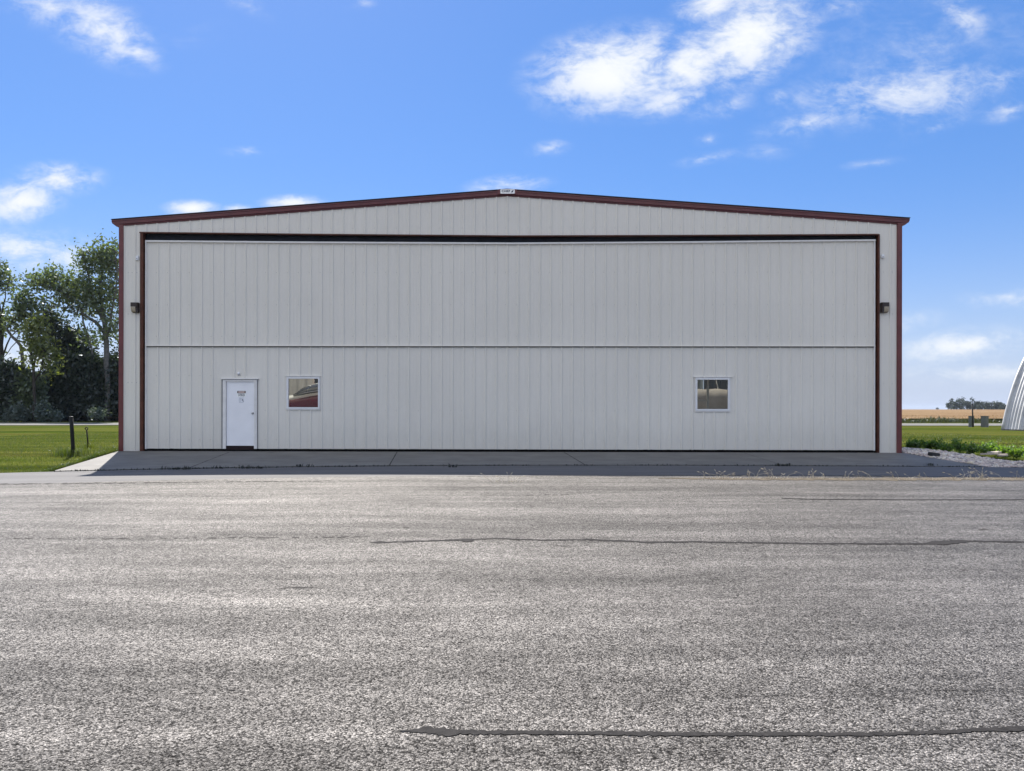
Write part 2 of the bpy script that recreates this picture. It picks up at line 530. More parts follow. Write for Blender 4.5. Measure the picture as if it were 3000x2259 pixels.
def rock_mat():
    m, n, b = new_mat("river_stones")
    isl = n.add('ShaderNodeNewGeometry').outputs['Random Per Island']
    pos = n.add('ShaderNodeNewGeometry').outputs['Position']
    c = n.cramp(isl, [(0.0, (0.20, 0.18, 0.17)), (0.22, (0.40, 0.34, 0.30)), (0.5, (0.52, 0.42, 0.37)), (0.72, (0.58, 0.52, 0.45)), (0.88, (0.60, 0.52, 0.38)), (1.0, (0.74, 0.70, 0.64))])
    k = n.ramp(n.noise(pos, 40, 4, 0.6), 0.3, 0.7, 0.8, 1.2)
    c = n.mix(1.0, c, n.add('ShaderNodeCombineXYZ', {0: k, 1: k, 2: k}).outputs[0], 'MULTIPLY')
    n.put(b.inputs['Base Color'], c)
    b.inputs['Roughness'].default_value = 0.7
    return m


WHITE = siding_mat("stone_white_siding", (0.725, 0.695, 0.625))
WTRIM = plain("white_trim", (0.76, 0.74, 0.71), 0.45, var=0.06)
LEAFPAINT = plain("door_white_paint", (0.86, 0.86, 0.87), 0.4, var=0.04, scale=2.0)
MAROON = plain("maroon_trim", (0.125, 0.028, 0.026), 0.38, var=0.22, scale=3.0, spec=0.5)
RUST = plain("rusty_maroon_trim", (0.085, 0.028, 0.016), 0.6, var=0.35, scale=5.0, spec=0.3)
DARKRED = plain("threshold_dark_red", (0.012, 0.003, 0.003), 0.8, var=0.3)
BLACK = plain("black_rubber_and_shade", (0.003, 0.003, 0.003), 0.8, var=0.3, scale=9, spec=0.1, bump=0.3)
BLACKCLOTH = plain("black_header_seal", (0.006, 0.008, 0.014), 0.6, var=0.5, scale=7, spec=0.25, bump=0.4)
ROOFM = plain("roof_sheet", (0.12, 0.10, 0.10), 0.5, var=0.2)
BRONZE = plain("bronze_housing", (0.035, 0.024, 0.020), 0.45, var=0.2, scale=20)
LENS = plain("yellowed_lens", (0.36, 0.31, 0.23), 0.25, var=0.25, scale=25, spec=0.6)
STEEL = plain("brushed_steel", (0.45, 0.45, 0.45), 0.3, metal=1.0, var=0.1)
SCREW = plain("screw_head", (0.30, 0.30, 0.31), 0.5, var=0.2)
SENSORW = plain("white_plastic", (0.78, 0.79, 0.80), 0.35, var=0.04)
GLASS = glass_mat("window_glass")
FIBRE = glass_mat("added_clear_sheet", (0.88, 0.87, 0.82))
SIGNW = plain("sign_white", (0.93, 0.93, 0.90), 0.4, var=0.05)
SIGNBLK = plain("sign_black", (0.012, 0.012, 0.014), 0.4, var=0.1)
SIGNRED = plain("sign_faded_red", (0.42, 0.23, 0.19), 0.5, var=0.2, scale=60)
SIGNGREY = plain("sticker_grey", (0.36, 0.37, 0.40), 0.5, var=0.1)
NAVY = plain("sign_navy", (0.010, 0.014, 0.045), 0.4, var=0.1)
POSTBLK = plain("black_post_paint", (0.004, 0.004, 0.004), 0.7, var=0.4, scale=14)
BARK = plain("tree_bark", (0.055, 0.048, 0.042), 0.9, var=0.35, scale=4, spec=0.1, bump=0.6)
PALEBARK = plain("pale_bark", (0.13, 0.125, 0.12), 0.9, var=0.3, scale=4, spec=0.1, bump=0.5)
LEAF_A = leaf_mat("poplar_leaves", (0.055, 0.090, 0.048), (0.14, 0.175, 0.085), 0.42)
LEAF_Y = leaf_mat("yellow_green_leaves", (0.085, 0.12, 0.030), (0.19, 0.21, 0.060), 0.5)
LEAF_D = leaf_mat("dark_leaves", (0.014, 0.025, 0.017), (0.040, 0.058, 0.036), 0.28)
LEAF_S = leaf_mat("silvery_leaves", (0.05, 0.078, 0.066), (0.12, 0.15, 0.135), 0.3)
LEAF_F = leaf_mat("far_leaves", (0.022, 0.036, 0.026), (0.042, 0.060, 0.042), 0.25)
SHRUB = leaf_mat("young_shrub_leaves", (0.085, 0.165, 0.022), (0.19, 0.29, 0.055), 0.6)
GRASSB = leaf_mat("grass_blades", (0.042, 0.076, 0.008), (0.105, 0.13, 0.024), 0.35)
DRYB = leaf_mat("dry_grass_blades", (0.42, 0.37, 0.27), (0.66, 0.62, 0.52), 0.45, (1.05, 1.0, 0.92))
WEED = leaf_mat("roadside_weeds", (0.035, 0.045, 0.014), (0.075, 0.085, 0.028), 0.25)
WHEATB = leaf_mat("wheat_blades", (0.19, 0.115, 0.05), (0.30, 0.20, 0.10), 0.2)
DARKWEED = leaf_mat("crack_weeds", (0.008, 0.010, 0.006), (0.020, 0.024, 0.012), 0.15)
ASPHALT = asphalt_mat()
SMOOTHA = patch_mat()
CONC = concrete_mat()
LAWN = lawn_mat()
WHEAT = wheat_mat()
STONES = rock_mat()
TAR = plain("crack_tar", (0.026, 0.024, 0.023), 0.85, var=0.4, scale=18, spec=0.12, bump=0.3)
FADEDTAR = plain("open_crack", (0.062, 0.057, 0.053), 0.9, var=0.4, scale=12, spec=0.1)
DIRT = plain("seam_dirt", (0.115, 0.098, 0.076), 0.95, var=0.35, scale=9, spec=0.05, bump=0.6)
ROADM = plain("pale_road", (0.155, 0.15, 0.135), 0.9, var=0.2, scale=0.8, spec=0.1)
GALV = plain("galvanised_sheet", (0.42, 0.42, 0.42), 0.5, metal=0.15, var=0.18, scale=1.2)
BOXGREY = plain("utility_box_grey", (0.12, 0.13, 0.125), 0.6, var=0.15, scale=3)
OLDWOOD = plain("weathered_board", (0.46, 0.40, 0.34), 0.8, var=0.2, scale=5)
DARKBLOCK = plain("dark_edging", (0.02, 0.02, 0.02), 0.7, var=0.2)
RIBEDGE = WHITE


# ------------------------------------------------------------------ levels of the ground
def edge_y(x):
    """the far edge of the asphalt"""
    return 20.27 + 0.05 * np.asarray(x, dtype=float)


def asph_z(x, y):
    x = np.asarray(x, dtype=float)
    y = np.asarray(y, dtype=float)
    c = np.where(x < 0, 0.108 - 0.098 * np.minimum((x / 10.2) ** 2, 2.0), 0.108 - 0.036 * np.minimum((x / 9.0) ** 2, 3.0))
    return c * smooth(5, 16, y) + 0.004 * np.clip(y - 18, 0, 3)


def ground_z(x, y):
    x = np.asarray(x, dtype=float)
    y = np.asarray(y, dtype=float)
    d = y - edge_y(x)
    a = asph_z(x, np.minimum(y, edge_y(x)))
    z = np.where(d < 0, a - 0.09, (a - 0.03) + (0.2 - (a - 0.03)) * smooth(0, 4.6, d))
    far = np.interp(y, [0, 84, 110, 520, 6000], [0, 0, 0.05, 1.30, 1.34])
    und = 0.05 * np.sin(x * 0.21 + 1.0) * np.sin(y * 0.13) * smooth(26, 40, y) * (1 - smooth(60, 66, y))
    return z + far + und


def on_ground(px, py, zf=ground_z):
    """the point of the terrain that stood under this spot of the photo"""
    y = 20.0
    for _ in range(40):
        x = (px - CX) / F * y
        z = float(zf(x, y))
        y = 0.5 * y + 0.5 * F * (EYE - z) / (py - HY)
    return Vector(((px - CX) / F * y, y, float(zf((px - CX) / F * y, y))))


def at(px, py, y):
    return Vector(((px - CX) / F * y, y, EYE + (HY - py) / F * y))


def grid_sheet(name, xs, ys, zf, mat, kind='structure', keep=None):
    X, Y = np.meshgrid(xs, ys)
    Z = zf(X, Y)
    v = np.stack([X.ravel(), Y.ravel(), Z.ravel()], 1)
    nx, ny = len(xs), len(ys)
    i = (np.arange(ny - 1)[:, None] * nx + np.arange(nx - 1)[None, :]).ravel()
    f = np.stack([i, i + 1, i + nx + 1, i + nx], 1)
    if keep is not None:
        c = v[f].mean(1)
        f = f[keep(c[:, 0], c[:, 1])]
    return tag(np_mesh(name, v, f, mat, smooth_shade=True), kind=kind)


def spaced(a, b, n, p=1.0):
    t = np.linspace(0, 1, n) ** p
    return a + (b - a) * t


# ground: one sheet to the horizon
gx = np.concatenate([-spaced(60, 4000, 30, 2.2)[::-1], np.arange(-59, 60, 0.75), spaced(60, 4000, 30, 2.2)])
gy = np.concatenate([-spaced(20, 2500, 14, 2.2)[::-1], np.arange(-19, 18, 2.0), np.arange(18, 30, 0.4), np.arange(30, 90, 1.5), spaced(90, 600, 36, 1.4), spaced(620, 6000, 12, 1.8)])
grid_sheet("ground", gx, gy, ground_z, LAWN)
# asphalt: the wide old apron and the smoother strip along the slab
def seam_y(x):
    x = np.asarray(x, dtype=float)
    return np.interp(x, [-60, -10.8, -3.8, 7.9, 14, 60], [11.5, 16.2, 17.05, 17.82, 18.0, 20.0])


def warp_sheet(name, xs, ts, y0f, y1f, zf, mat, lift=0.0):
    xs = np.asarray(xs)
    X, T = np.meshgrid(xs, ts)
    Y = y0f(X) + (y1f(X) - y0f(X)) * T
    Z = zf(X, Y) + lift
    v = np.stack([X.ravel(), Y.ravel(), Z.ravel()], 1)
    nx = len(xs)
    i = (np.arange(len(ts) - 1)[:, None] * nx + np.arange(nx - 1)[None, :]).ravel()
    f = np.stack([i, i + 1, i + nx + 1, i + nx], 1)
    return tag(np_mesh(name, v, f, mat, smooth_shade=True), kind='structure')


ax = np.arange(-60, 60.1, 0.75)
warp_sheet("asphalt_apron", ax, np.linspace(0, 1, 60), lambda x: 0 * x - 25.0, seam_y, asph_z, ASPHALT)
warp_sheet("asphalt_strip", ax, np.linspace(0, 1, 8), seam_y, edge_y, asph_z, SMOOTHA)
# the taxiway crossing behind the hangar
rx_ = np.concatenate([np.arange(-400, -80, 20), np.arange(-80, 120, 3.0), np.arange(120, 400, 20)])
warp_sheet("taxiway_road", rx_, np.linspace(0, 1, 5), lambda x: 65.3 + 0.044 * x, lambda x: 76.3 + 0.044 * x, ground_z, ROADM, 0.035)
# the wheat field beyond
fx = np.concatenate([np.arange(-300, 20, 20), np.arange(20, 200, 6.0), np.arange(200, 1600, 60)])
warp_sheet("wheat_field", fx, spaced(0, 1, 40, 2.0), lambda x: 85.0 + 0.044 * x, lambda x: 700.0 + 0 * x, lambda X, Y: ground_z(X, Y) + 0.42, WHEAT)

# ------------------------------------------------------------------ hangar
HO = Vector((0.0, 24.0, 0.27))
hangar = empty("aircraft_hangar", HO, -YAW)
tag(hangar, "large pale metal hangar with maroon trim and one full width bifold door", "hangar")
cr, sr = math.cos(ROLL), math.sin(ROLL)


def L(px, py):
    """photo spot on the facade -> (u along the wall, z above the floor)"""
    a, b = px - CX, 1129.5 - py
    a, b = a * cr - b * sr, a * sr + b * cr
    dx, dz = a / F, (b + HY - 1129.5) / F
    t = 24.0 / (1 + math.tan(YAW) * dx)
    x = dx * t
    return x / math.cos(YAW), EYE + dz * t - HO.z


def Lx(px):
    return L(px, 1000)[0]


def Lz(py, px=1500):
    return L(px, py)[1]


UL, UR = Lx(349.5), Lx(2640.5)
RIBS = [Lx(1485.75 + 32.05 * k) for k in range(-40, 41)]


def rake_z(u, dz=0.0):
    return np.interp(u, [RT_L[0], RT_P[0], RT_R[0]], [RT_L[1], RT_P[1], RT_R[1]]) + dz


RT_L, RT_P, RT_R = L(328, 644.5), L(1486, 556), L(2664, 640)
HDR = [L(412, 682), L(897, 687.5), L(1500, 692.5), L(2000, 691), L(2572, 688)]
DTOP = [L(424, 706), L(900, 710), L(1500, 713), L(2000, 709.5), L(2566, 703.5)]


def pw(pts, u):
    return np.interp(u, [p[0] for p in pts], [p[1] for p in pts])


def rib_profile(u0, u1, h=0.024, wb=0.034, wt=0.015):
    """[(u, outwards)] from u0 to u1"""
    pts = [(u0, 0.0)]
    for c in RIBS:
        if c - wb > u0 + 0.005 and c + wb < u1 - 0.005:
            pts += [(c - wb, 0), (c - wt, h), (c + wt, h), (c + wb, 0)]
            mid = c + 0.1709
            for o in (-0.055, 0.055):     # two shallow stiffening beads between ribs
                if mid + o + 0.02 < u1 - 0.01:
                    pts += [(mid + o - 0.018, 0), (mid + o, 0.0035), (mid + o + 0.018, 0)]
    pts.append((u1, 0.0))
    pts.sort()
    return pts


def ribbed(mb, u0, u1, zb, zt, y):
    """ribbed sheet at depth y (ribs stand out towards -y); zb, zt functions of u"""
    pr = rib_profile(u0, u1)
    vs, fs = [], []
    for u, o in pr:
        vs += [(u, y - o, float(zb(u))), (u, y - o, float(zt(u)))]
    for i in range(len(pr) - 1):
        fs.append((2 * i, 2 * i + 2, 2 * i + 3, 2 * i + 1))
    mb.idx(vs, fs)


def screws(mb, us, z, y, mi=1, r=0.008):
    for u in us:
        mb.box(u - r, u + r, y - 0.008, y, z - r, z + r, mi)


JL, JR = Lx(421), Lx(2570)       # inner edges of the door opening
# front wall
mb = MB()
zr = lambda u: rake_z(u, -0.19)
z0 = lambda u: -0.02
ribbed(mb, UL + 0.10, Lx(413), z0, zr, 0.0)
ribbed(mb, Lx(413), Lx(2574), lambda u: pw(HDR, u), zr, 0.0)
ribbed(mb, Lx(2574), UR - 0.10, z0, zr, 0.0)
for zz in (2.15, 4.3, 5.6):
    screws(mb, [UL + 0.28, UL + 0.40, UL + 0.55, UR - 0.55, UR - 0.35, UR - 0.28], zz, 0.0)
gr = [r for r in RIBS if Lx(500) < r < Lx(2500)]
screws(mb, [r - 0.06 for r in gr[::2]], Lz(668), 0.0, r=0.006)
mb.build("front_wall", [WHITE, SCREW], hangar)
# side and back walls, floor
DEP = 26.0
eL, eR = float(rake_z(UL)) - 0.15, float(rake_z(UR)) - 0.15
zp = RT_P[1] - 0.15
for u, e, s in ((UL + 0.03, eL, 1), (UR - 0.03, eR, -1)):
    mb = MB()
    ys = np.arange(0.1, DEP, 0.342)
    vs, fs = [], []
    for yy in ys:
        for o, oo in ((-0.04, 0), (-0.018, 0.03), (0.018, 0.03), (0.04, 0)):
            vs += [(u - s * oo, yy + o, -0.02), (u - s * oo, yy + o, e)]
    for i in range(len(vs) // 2 - 1):
        fs.append((2 * i, 2 * i + 1, 2 * i + 3, 2 * i + 2) if s > 0 else (2 * i, 2 * i + 2, 2 * i + 3, 2 * i + 1))
    mb.idx(vs, fs)
    mb.build("side_wall", WHITE, hangar)
mb = MB()
mb.face([(UR, DEP, -0.02), (UL, DEP, -0.02), (UL, DEP, eL), (RT_P[0], DEP, zp), (UR, DEP, eR)])
mb.build("back_wall", WHITE, hangar)
mb = MB()
mb.face([(UL + 0.05, 0.25, 0.0), (UR - 0.05, 0.25, 0.0), (UR - 0.05, DEP, 0.0), (UL + 0.05, DEP, 0.0)])
mb.build("hangar_floor", CONC, hangar)
# roof: two pitches of sheet with two bands of clear panels, added unseen to light the interior
mb = MB()
sky_bands = [(-11.0, -6.4, ((1.0, 3.95), (5.75, 10.8))), (2.2, 8.4, ((0.8, 3.95), (5.75, 7.6)))]


def roof_quad(mbx, u0, u1, y0, y1, lift=0.0):
    mbx.face([(u0, y0, float(rake_z(u0)) + lift), (u1, y0, float(rake_z(u1)) + lift), (u1, y1, float(rake_z(u1)) + lift), (u0, y1, float(rake_z(u0)) + lift)])


for (ua, ub), (h0, h1, ((q0, q1), (q2, q3))) in (((RT_L[0] + 0.02, RT_P[0]), sky_bands[0]), ((RT_P[0], RT_R[0] - 0.02), sky_bands[1])):
    roof_quad(mb, ua, h0, -0.03, DEP)
    roof_quad(mb, h1, ub, -0.03, DEP)
    roof_quad(mb, h0, h1, -0.03, q0)
    roof_quad(mb, h0, h1, q1, q2)
    roof_quad(mb, h0, h1, q3, DEP)
roof = mb.build("roof", ROOFM, hangar)
for (h0, h1, qs) in sky_bands:
  for q0, q1 in qs:
    mb = MB()
    roof_quad(mb, h0 - 0.05, h1 + 0.05, q0 - 0.05, q1 + 0.05, 0.02)
    mb.build("added_light_panel", FIBRE, roof)
# rake trims (stepped fascia) on each pitch
TW = 0.205
for a, b in ((RT_L, RT_P), (RT_P, RT_R)):
    mb = MB()
    sl = (b[1] - a[1]) / (b[0] - a[0])
    a2 = (a[0], a[1])
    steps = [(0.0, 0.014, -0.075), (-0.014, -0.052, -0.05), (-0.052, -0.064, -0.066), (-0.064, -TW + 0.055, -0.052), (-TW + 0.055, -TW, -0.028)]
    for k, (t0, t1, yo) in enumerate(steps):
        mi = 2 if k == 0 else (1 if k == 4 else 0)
        lo, hi = min(t0, t1), max(t0, t1)
        la, ha, lb_, hb = (a2[1] + lo, a2[1] + hi, b[1] + lo, b[1] + hi)
        cut = lambda t: float(np.interp(-t, [0.0, 0.03, 0.075, 0.125, 0.215], [0.0, 0.02, 0.012, 0.035, 0.16]))
        ua0, ua1 = (a[0] + cut(lo), a[0] + cut(hi)) if a is RT_L else (a[0], a[0])
        ub0, ub1 = (b[0] - cut(lo), b[0] - cut(hi)) if b is RT_R else (b[0], b[0])
        mb.prism_y([(ua0, la), (ub0, lb_), (ub1, hb), (ua1, ha)], yo, 0.02, mi)
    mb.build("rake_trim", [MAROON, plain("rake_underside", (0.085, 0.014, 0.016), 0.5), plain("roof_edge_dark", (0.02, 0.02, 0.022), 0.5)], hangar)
# ridge cap block behind the badge
mb = MB()
pb = L(1486, 556)
mb.prism_y([(pb[0] - 0.30, pb[1] - 0.165), (pb[0] + 0.30, pb[1] - 0.165), (pb[0] + 0.30, pb[1] - 0.012), (pb[0], pb[1] + 0.012), (pb[0] - 0.30, pb[1] - 0.012)], -0.085, -0.02)
mb.build("ridge_cap", MAROON, hangar)
# gutters at both eaves
for tip, s in ((RT_L, 1), (RT_R, -1)):
    mb = MB()
    u, z = tip
    prof = [(u, z - 0.005), (u + s * 0.02, z - 0.03), (u + s * 0.012, z - 0.075), (u + s * 0.035, z - 0.125), (u + s * 0.16, z - 0.215), (u + s * 0.26, z - 0.225), (u + s * 0.26, z - 0.02)]
    if s < 0:
        prof = prof[::-1]
    mb.prism_y(prof, -0.045, DEP, 0)
    mb.build("gutter", MAROON, hangar)
# corner trims
for u0, u1 in ((UL, Lx(363)), (Lx(2626.5), UR)):
    mb = MB()
    mb.box(u0, u1, -0.05, 0.15, -0.03, float(rake_z((u0 + u1) / 2)) - 0.17)
    o = mb.build("corner_trim", MAROON, hangar, bevel=0.006)
# door surround
mb = MB()
zt = HDR[0][1]
mb.box(Lx(412), JL, -0.055, 0.16, 0.0, zt + 0.01)
mb.build("jamb_trim", RUST, hangar, bevel=0.004)
mb = MB()
mb.box(JR, Lx(2575), -0.055, 0.16, 0.0, HDR[-1][1] + 0.01)
mb.build("jamb_trim", RUST, hangar, bevel=0.004)
mb = MB()
hp = [(p[0], -0.02, p[1] + 0.0) for p in HDR]
hp[0] = (hp[0][0] - 0.01, hp[0][1], hp[0][2])
mb.sweep(hp, [(-0.05, -0.02), (0.05, -0.02), (0.05, 0.016), (-0.05, 0.016)])
mb.build("header_trim", RUST, hangar)
mb = MB()
mb.face([(JL - 0.02, 0.24, -0.01), (Lx(440), 0.24, -0.01), (Lx(440), 0.24, zt), (JL - 0.02, 0.24, zt)])
mb.face([(Lx(2555), 0.24, -0.01), (JR + 0.02, 0.24, -0.01), (JR + 0.02, 0.24, zt), (Lx(2555), 0.24, zt)])
n_ = 90
vs, fs = [], []
for i in range(n_ + 1):
    u = JL + (JR - JL) * i / n_
    w1 = 0.012 * math.sin(i * 0.9) + 0.01 * math.sin(i * 2.3 + 1)
    vs += [(u, 0.10 + w1, float(pw(HDR, u)) + 0.02), (u, 0.085 + w1 * 2, float(pw(DTOP, u)) + 0.03), (u, 0.16, float(pw(DTOP, u)) - 0.12)]
for i in range(n_):
    for j in (0, 1):
        fs.append((3 * i + j, 3 * i + j + 1, 3 * i + j + 4, 3 * i + j + 3))
mb.idx(vs, fs, 0, True)
mb.build("header_seal", BLACKCLOTH, hangar)

# the bifold door: upper and lower leaf of ribbed sheet with white edge trims
DL, DR = Lx(426), Lx(2563.5)
SEAM = Lz(1013.5)
DBOT = Lz(1317.0)
YD = 0.07
WD = (Lx(655), Lx(751), Lz(1309), Lz(1113))                    # walk door hole: u0,u1,z0,z1
W1 = (Lx(840), Lx(935), Lz(1199), Lz(1106))
W2 = (Lx(2040), Lx(2138), Lz(1202.5), Lz(1107.5))
door = empty("bifold_door")
door.parent = hangar
mb = MB()
ribbed(mb, DL, DR, lambda u: SEAM + 0.01, lambda u: pw(DTOP, u), YD)
dr = [r for r in RIBS if DL < r < DR]
for py_ in (797, 892, 985):
    for r in dr:
        if rnd.random() < 0.85:
            screws(mb, [r - 0.055 + rnd.uniform(-.004, .004)], Lz(py_), YD, r=0.0065)
mb.build("upper_leaf", [WHITE, SCREW], door)
mb = MB()
zl, zu = (lambda u: DBOT), (lambda u: SEAM - 0.015)
cuts = [(DL, WD[0], None), (WD[0], WD[1], (DBOT, WD[3])), (WD[1], W1[0], None), (W1[0], W1[1], (W1[2], W1[3])), (W1[1], W2[0], None), (W2[0], W2[1], (W2[2], W2[3])), (W2[1], DR, None)]
for u0, u1, hole in cuts:
    if hole is None:
        ribbed(mb, u0, u1, zl, zu, YD)
    else:
        if hole[0] > DBOT + 0.01:
            ribbed(mb, u0, u1, zl, lambda u: hole[0], YD)
        ribbed(mb, u0, u1, lambda u: hole[1], zu, YD)
for py_ in (1101, 1203, 1290):
    for r in dr:
        if not any(c[2] and c[0] - 0.1 < r - 0.055 < c[1] + 0.1 for c in cuts) and rnd.random() < 0.85:
            screws(mb, [r - 0.055 + rnd.uniform(-.004, .004)], Lz(py_), YD, r=0.0065)
mb.build("lower_leaf", [WHITE, SCREW], door)
mb = MB()
tp = [(p[0], YD - 0.03, p[1]) for p in DTOP]
tp[0] = (DL - 0.02, tp[0][1], tp[0][2])
tp[-1] = (DR + 0.02, tp[-1][1], tp[-1][2])
mb.sweep(tp, [(-0.05, -0.022), (0.03, -0.022), (0.03, 0.028), (-0.05, 0.028)])
for u in (DL, DR):
    mb.box(u - 0.02, u + 0.014, YD - 0.055, YD + 0.06, DBOT - 0.01, float(pw(DTOP, u)) - 0.024)
mb.build("edge_trim", WTRIM, door)
mb = MB()
mb.box(DL - 0.018, DR + 0.018, YD - 0.062, YD + 0.01, SEAM - 0.012, SEAM + 0.008, 0)
mb.box(DL - 0.016, DR + 0.016, YD - 0.036, YD + 0.01, SEAM - 0.034, SEAM - 0.012, 1)
mb.build("seam_trim", [WHITE, BLACK], door)
# bottom rubber with a ragged lower edge
mb = MB()
u = DL - 0.05
nb = 160
vs, fs = [], []
for i in range(nb + 1):
    u = DL - 0.05 + (DR - DL + 0.1) * i / nb
    vs += [(u, YD + 0.0 + rnd.uniform(-.006, .006), DBOT + rnd.uniform(-0.004, 0.006)), (u, YD - 0.02 + rnd.uniform(-.006, .006), -0.03)]
for i in range(nb):
    fs.append((2 * i, 2 * i + 1, 2 * i + 3, 2 * i + 2))
mb.idx(vs, fs)
mb.box(DL - 0.04, DR + 0.04, YD + 0.02, YD + 0.12, -0.02, DBOT)
mb.build("bottom_seal", BLACK, door)


def ring(mbx, u0, u1, z0, z1, t, y0, y1, mi=0, tb=None):
    """rectangular frame, butted bars"""
    tb = t if tb is None else tb
    mbx.box(u0, u1, y0, y1, z1 - t, z1, mi)
    if tb > 0:
        mbx.box(u0, u1, y0, y1, z0, z0 + tb, mi)
    mbx.box(u0, u0 + t, y0, y1, z0 + tb, z1 - t, mi)
    mbx.box(u1 - t, u1, y0, y1, z0 + tb, z1 - t, mi)


# walk door (a part of the hangar) with frame, knob and threshold
WZ0 = Lz(1308)
mb = MB()
mb.box(Lx(661.5), Lx(745.5), YD - 0.005, YD + 0.04, WZ0, Lz(1117.5))
wd = mb.build("walk_door", LEAFPAINT, hangar, bevel=0.004)
mb = MB()
ring(mb, Lx(655.5), Lx(748.5), DBOT, Lz(1113.5), 0.055, YD - 0.045, YD + 0.06, 0, tb=0)
mb.box(Lx(651), Lx(655.5), YD - 0.036, YD + 0.02, DBOT, Lz(1112), 0)
mb.box(Lx(748.5), Lx(752), YD - 0.036, YD + 0.02, DBOT, Lz(1112), 0)
mb.box(Lx(648), Lx(756), YD - 0.075, YD + 0.02, Lz(1112), Lz(1109.5), 0)
mb.box(Lx(648.5), Lx(755.5), YD - 0.06, YD + 0.02, Lz(1113.2), Lz(1112) - 0.001, 1)  # black bar standing in for the shade under the drip cap
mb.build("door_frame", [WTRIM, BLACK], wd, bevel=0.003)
for a_, b_ in ((647.8, 651.0), (752.2, 753.3)):  # grey strips that paint the shaded recess beside the frame
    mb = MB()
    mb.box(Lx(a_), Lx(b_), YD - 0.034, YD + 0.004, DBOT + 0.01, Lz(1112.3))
    mb.build("frame_shade_strip", plain("gap_shadow_grey", (0.16, 0.16, 0.165), 0.8), wd)
mb = MB()
mb.box(Lx(657.5), Lx(744.5), YD - 0.012, YD + 0.05, DBOT - 0.03, WZ0 - 0.004)
mb.build("threshold", DARKRED, wd)
mb = MB()
ku, kz = L(738.8, 1210.5)
for y0_, r0, y1_, r1 in ((0.0, 0.034, -0.008, 0.034), (-0.008, 0.013, -0.03, 0.013), (-0.03, 0.018, -0.038, 0.030), (-0.038, 0.030, -0.058, 0.029), (-0.058, 0.029, -0.068, 0.016)):
    mb.tube([(ku, YD - 0.005 + y0_, kz), (ku, YD - 0.005 + y1_, kz)], [r0, r1], 16)
mb.build("door_knob", STEEL, wd)
# windows with frame, flashing and pane
for (q, top) in ((W1, (836, 937, 1103.2)), (W2, (2033, 2145, 1103.6))):
    mb = MB()
    ring(mb, q[0], q[1], q[2], q[3], 0.042, YD - 0.045, YD + 0.05, 0, tb=0.052)
    wnd = mb.build("window", plain("window_vinyl", (0.78, 0.78, 0.78), 0.4, var=0.04), hangar, bevel=0.004)
    mb = MB()
    e = 0.032
    ring(mb, q[0] - e, q[1] + e, q[2] - e, q[3] + e, e - 0.002, YD - 0.034, YD + 0.01)
    mb.box(Lx(top[0]) - 0.02, Lx(top[1]) + 0.02, YD - 0.058, YD + 0.005, q[3] + e + 0.001, q[3] + e + 0.014)
    mb.build("flashing", WTRIM, wnd, bevel=0.002)
    mb = MB()
    mb.box(q[0] + 0.04, q[1] - 0.04, YD + 0.012, YD + 0.018, q[2] + 0.05, q[3] - 0.04)
    mb.build("pane", GLASS, wnd)


# ------------------------------------------------------------------ fittings on the facade (things of their own)
def hloc(u, z, y=0.0):
    c, s = math.cos(-YAW), math.sin(-YAW)
    return Vector((HO.x + u * c - y * s, HO.y + u * s + y * c, HO.z + z))


def wall_light(px, py, flip, label):
    u, z = L(px, py)
    r = tag(empty("wall_light", hloc(u, z), -YAW), label, "wall light", "wall lights beside the hangar door")
    s = flip
    mb = MB()       # back box, open hood
    mb.box(-0.105, 0.105, -0.05, 0.0, -0.155, 0.155)
    mb.prism_y([(-0.105, 0.03), (0.105, 0.03), (0.105, 0.155), (-0.105, 0.155)], -0.17, -0.05)
    mb.box(*((-0.105, -0.04) if s > 0 else (0.04, 0.105)), -0.135, -0.05, -0.155, 0.03)
    mb.build("housing", BRONZE, r, bevel=0.006)
    mb = MB()
    a, b = (-0.038, 0.098) if s > 0 else (-0.098, 0.038)
    n = 7
    vs, fs = [], []
    for i in range(n):
        t = i / (n - 1)
        zz = 0.028 - 0.172 * t
        yy = -0.16 + 0.035 * t ** 2 + 0.03 * max(0, t - 0.8) / 0.2
        vs += [(a, yy, zz), (b, yy, zz), (b, -0.05, zz), (a, -0.05, zz)]
    for i in range(n - 1):
        for j in range(4):
            fs.append((4 * i + j, 4 * i + (j + 1) % 4, 4 * i + 4 + (j + 1) % 4, 4 * i + 4 + j))
    fs.append(tuple(4 * (n - 1) + j for j in range(4)))
    mb.idx(vs, fs)
    mb.build("lens", LENS, r)
    return r


wall_light(399.5, 902.5, -1, "bronze wall light with beige lens near the door edge on the tree side")
wall_light(2588, 902.5, 1, "bronze wall light with beige lens near the door edge on the metal hut side")


def sensor(px, py, wpx, hpx, label):
    u, z = L(px, py)
    r = tag(empty("door_sensor", hloc(u, z), -YAW), label, "sensor", "white sensor boxes beside the hangar door")
    mb = MB()
    a, b = wpx / 93.9 / 2, hpx / 93.9 / 2
    mb.box(-a, a, -0.06, 0.0, -b, b)
    mb.build("case", SENSORW, r, bevel=0.008)
    mb = MB()
    mb.tube([(0, -0.06, -b * 0.3), (0, -0.068, -b * 0.3)], a * 0.45, 14)
    mb.build("sensor_eye", plain("sensor_eye_grey", (0.4, 0.4, 0.42), 0.2), r)


sensor(404, 756.5, 8, 13, "small white box high on the wall strip on the tree side")
sensor(2584.5, 751.5, 8, 11, "small white box high on the wall strip on the metal hut side")
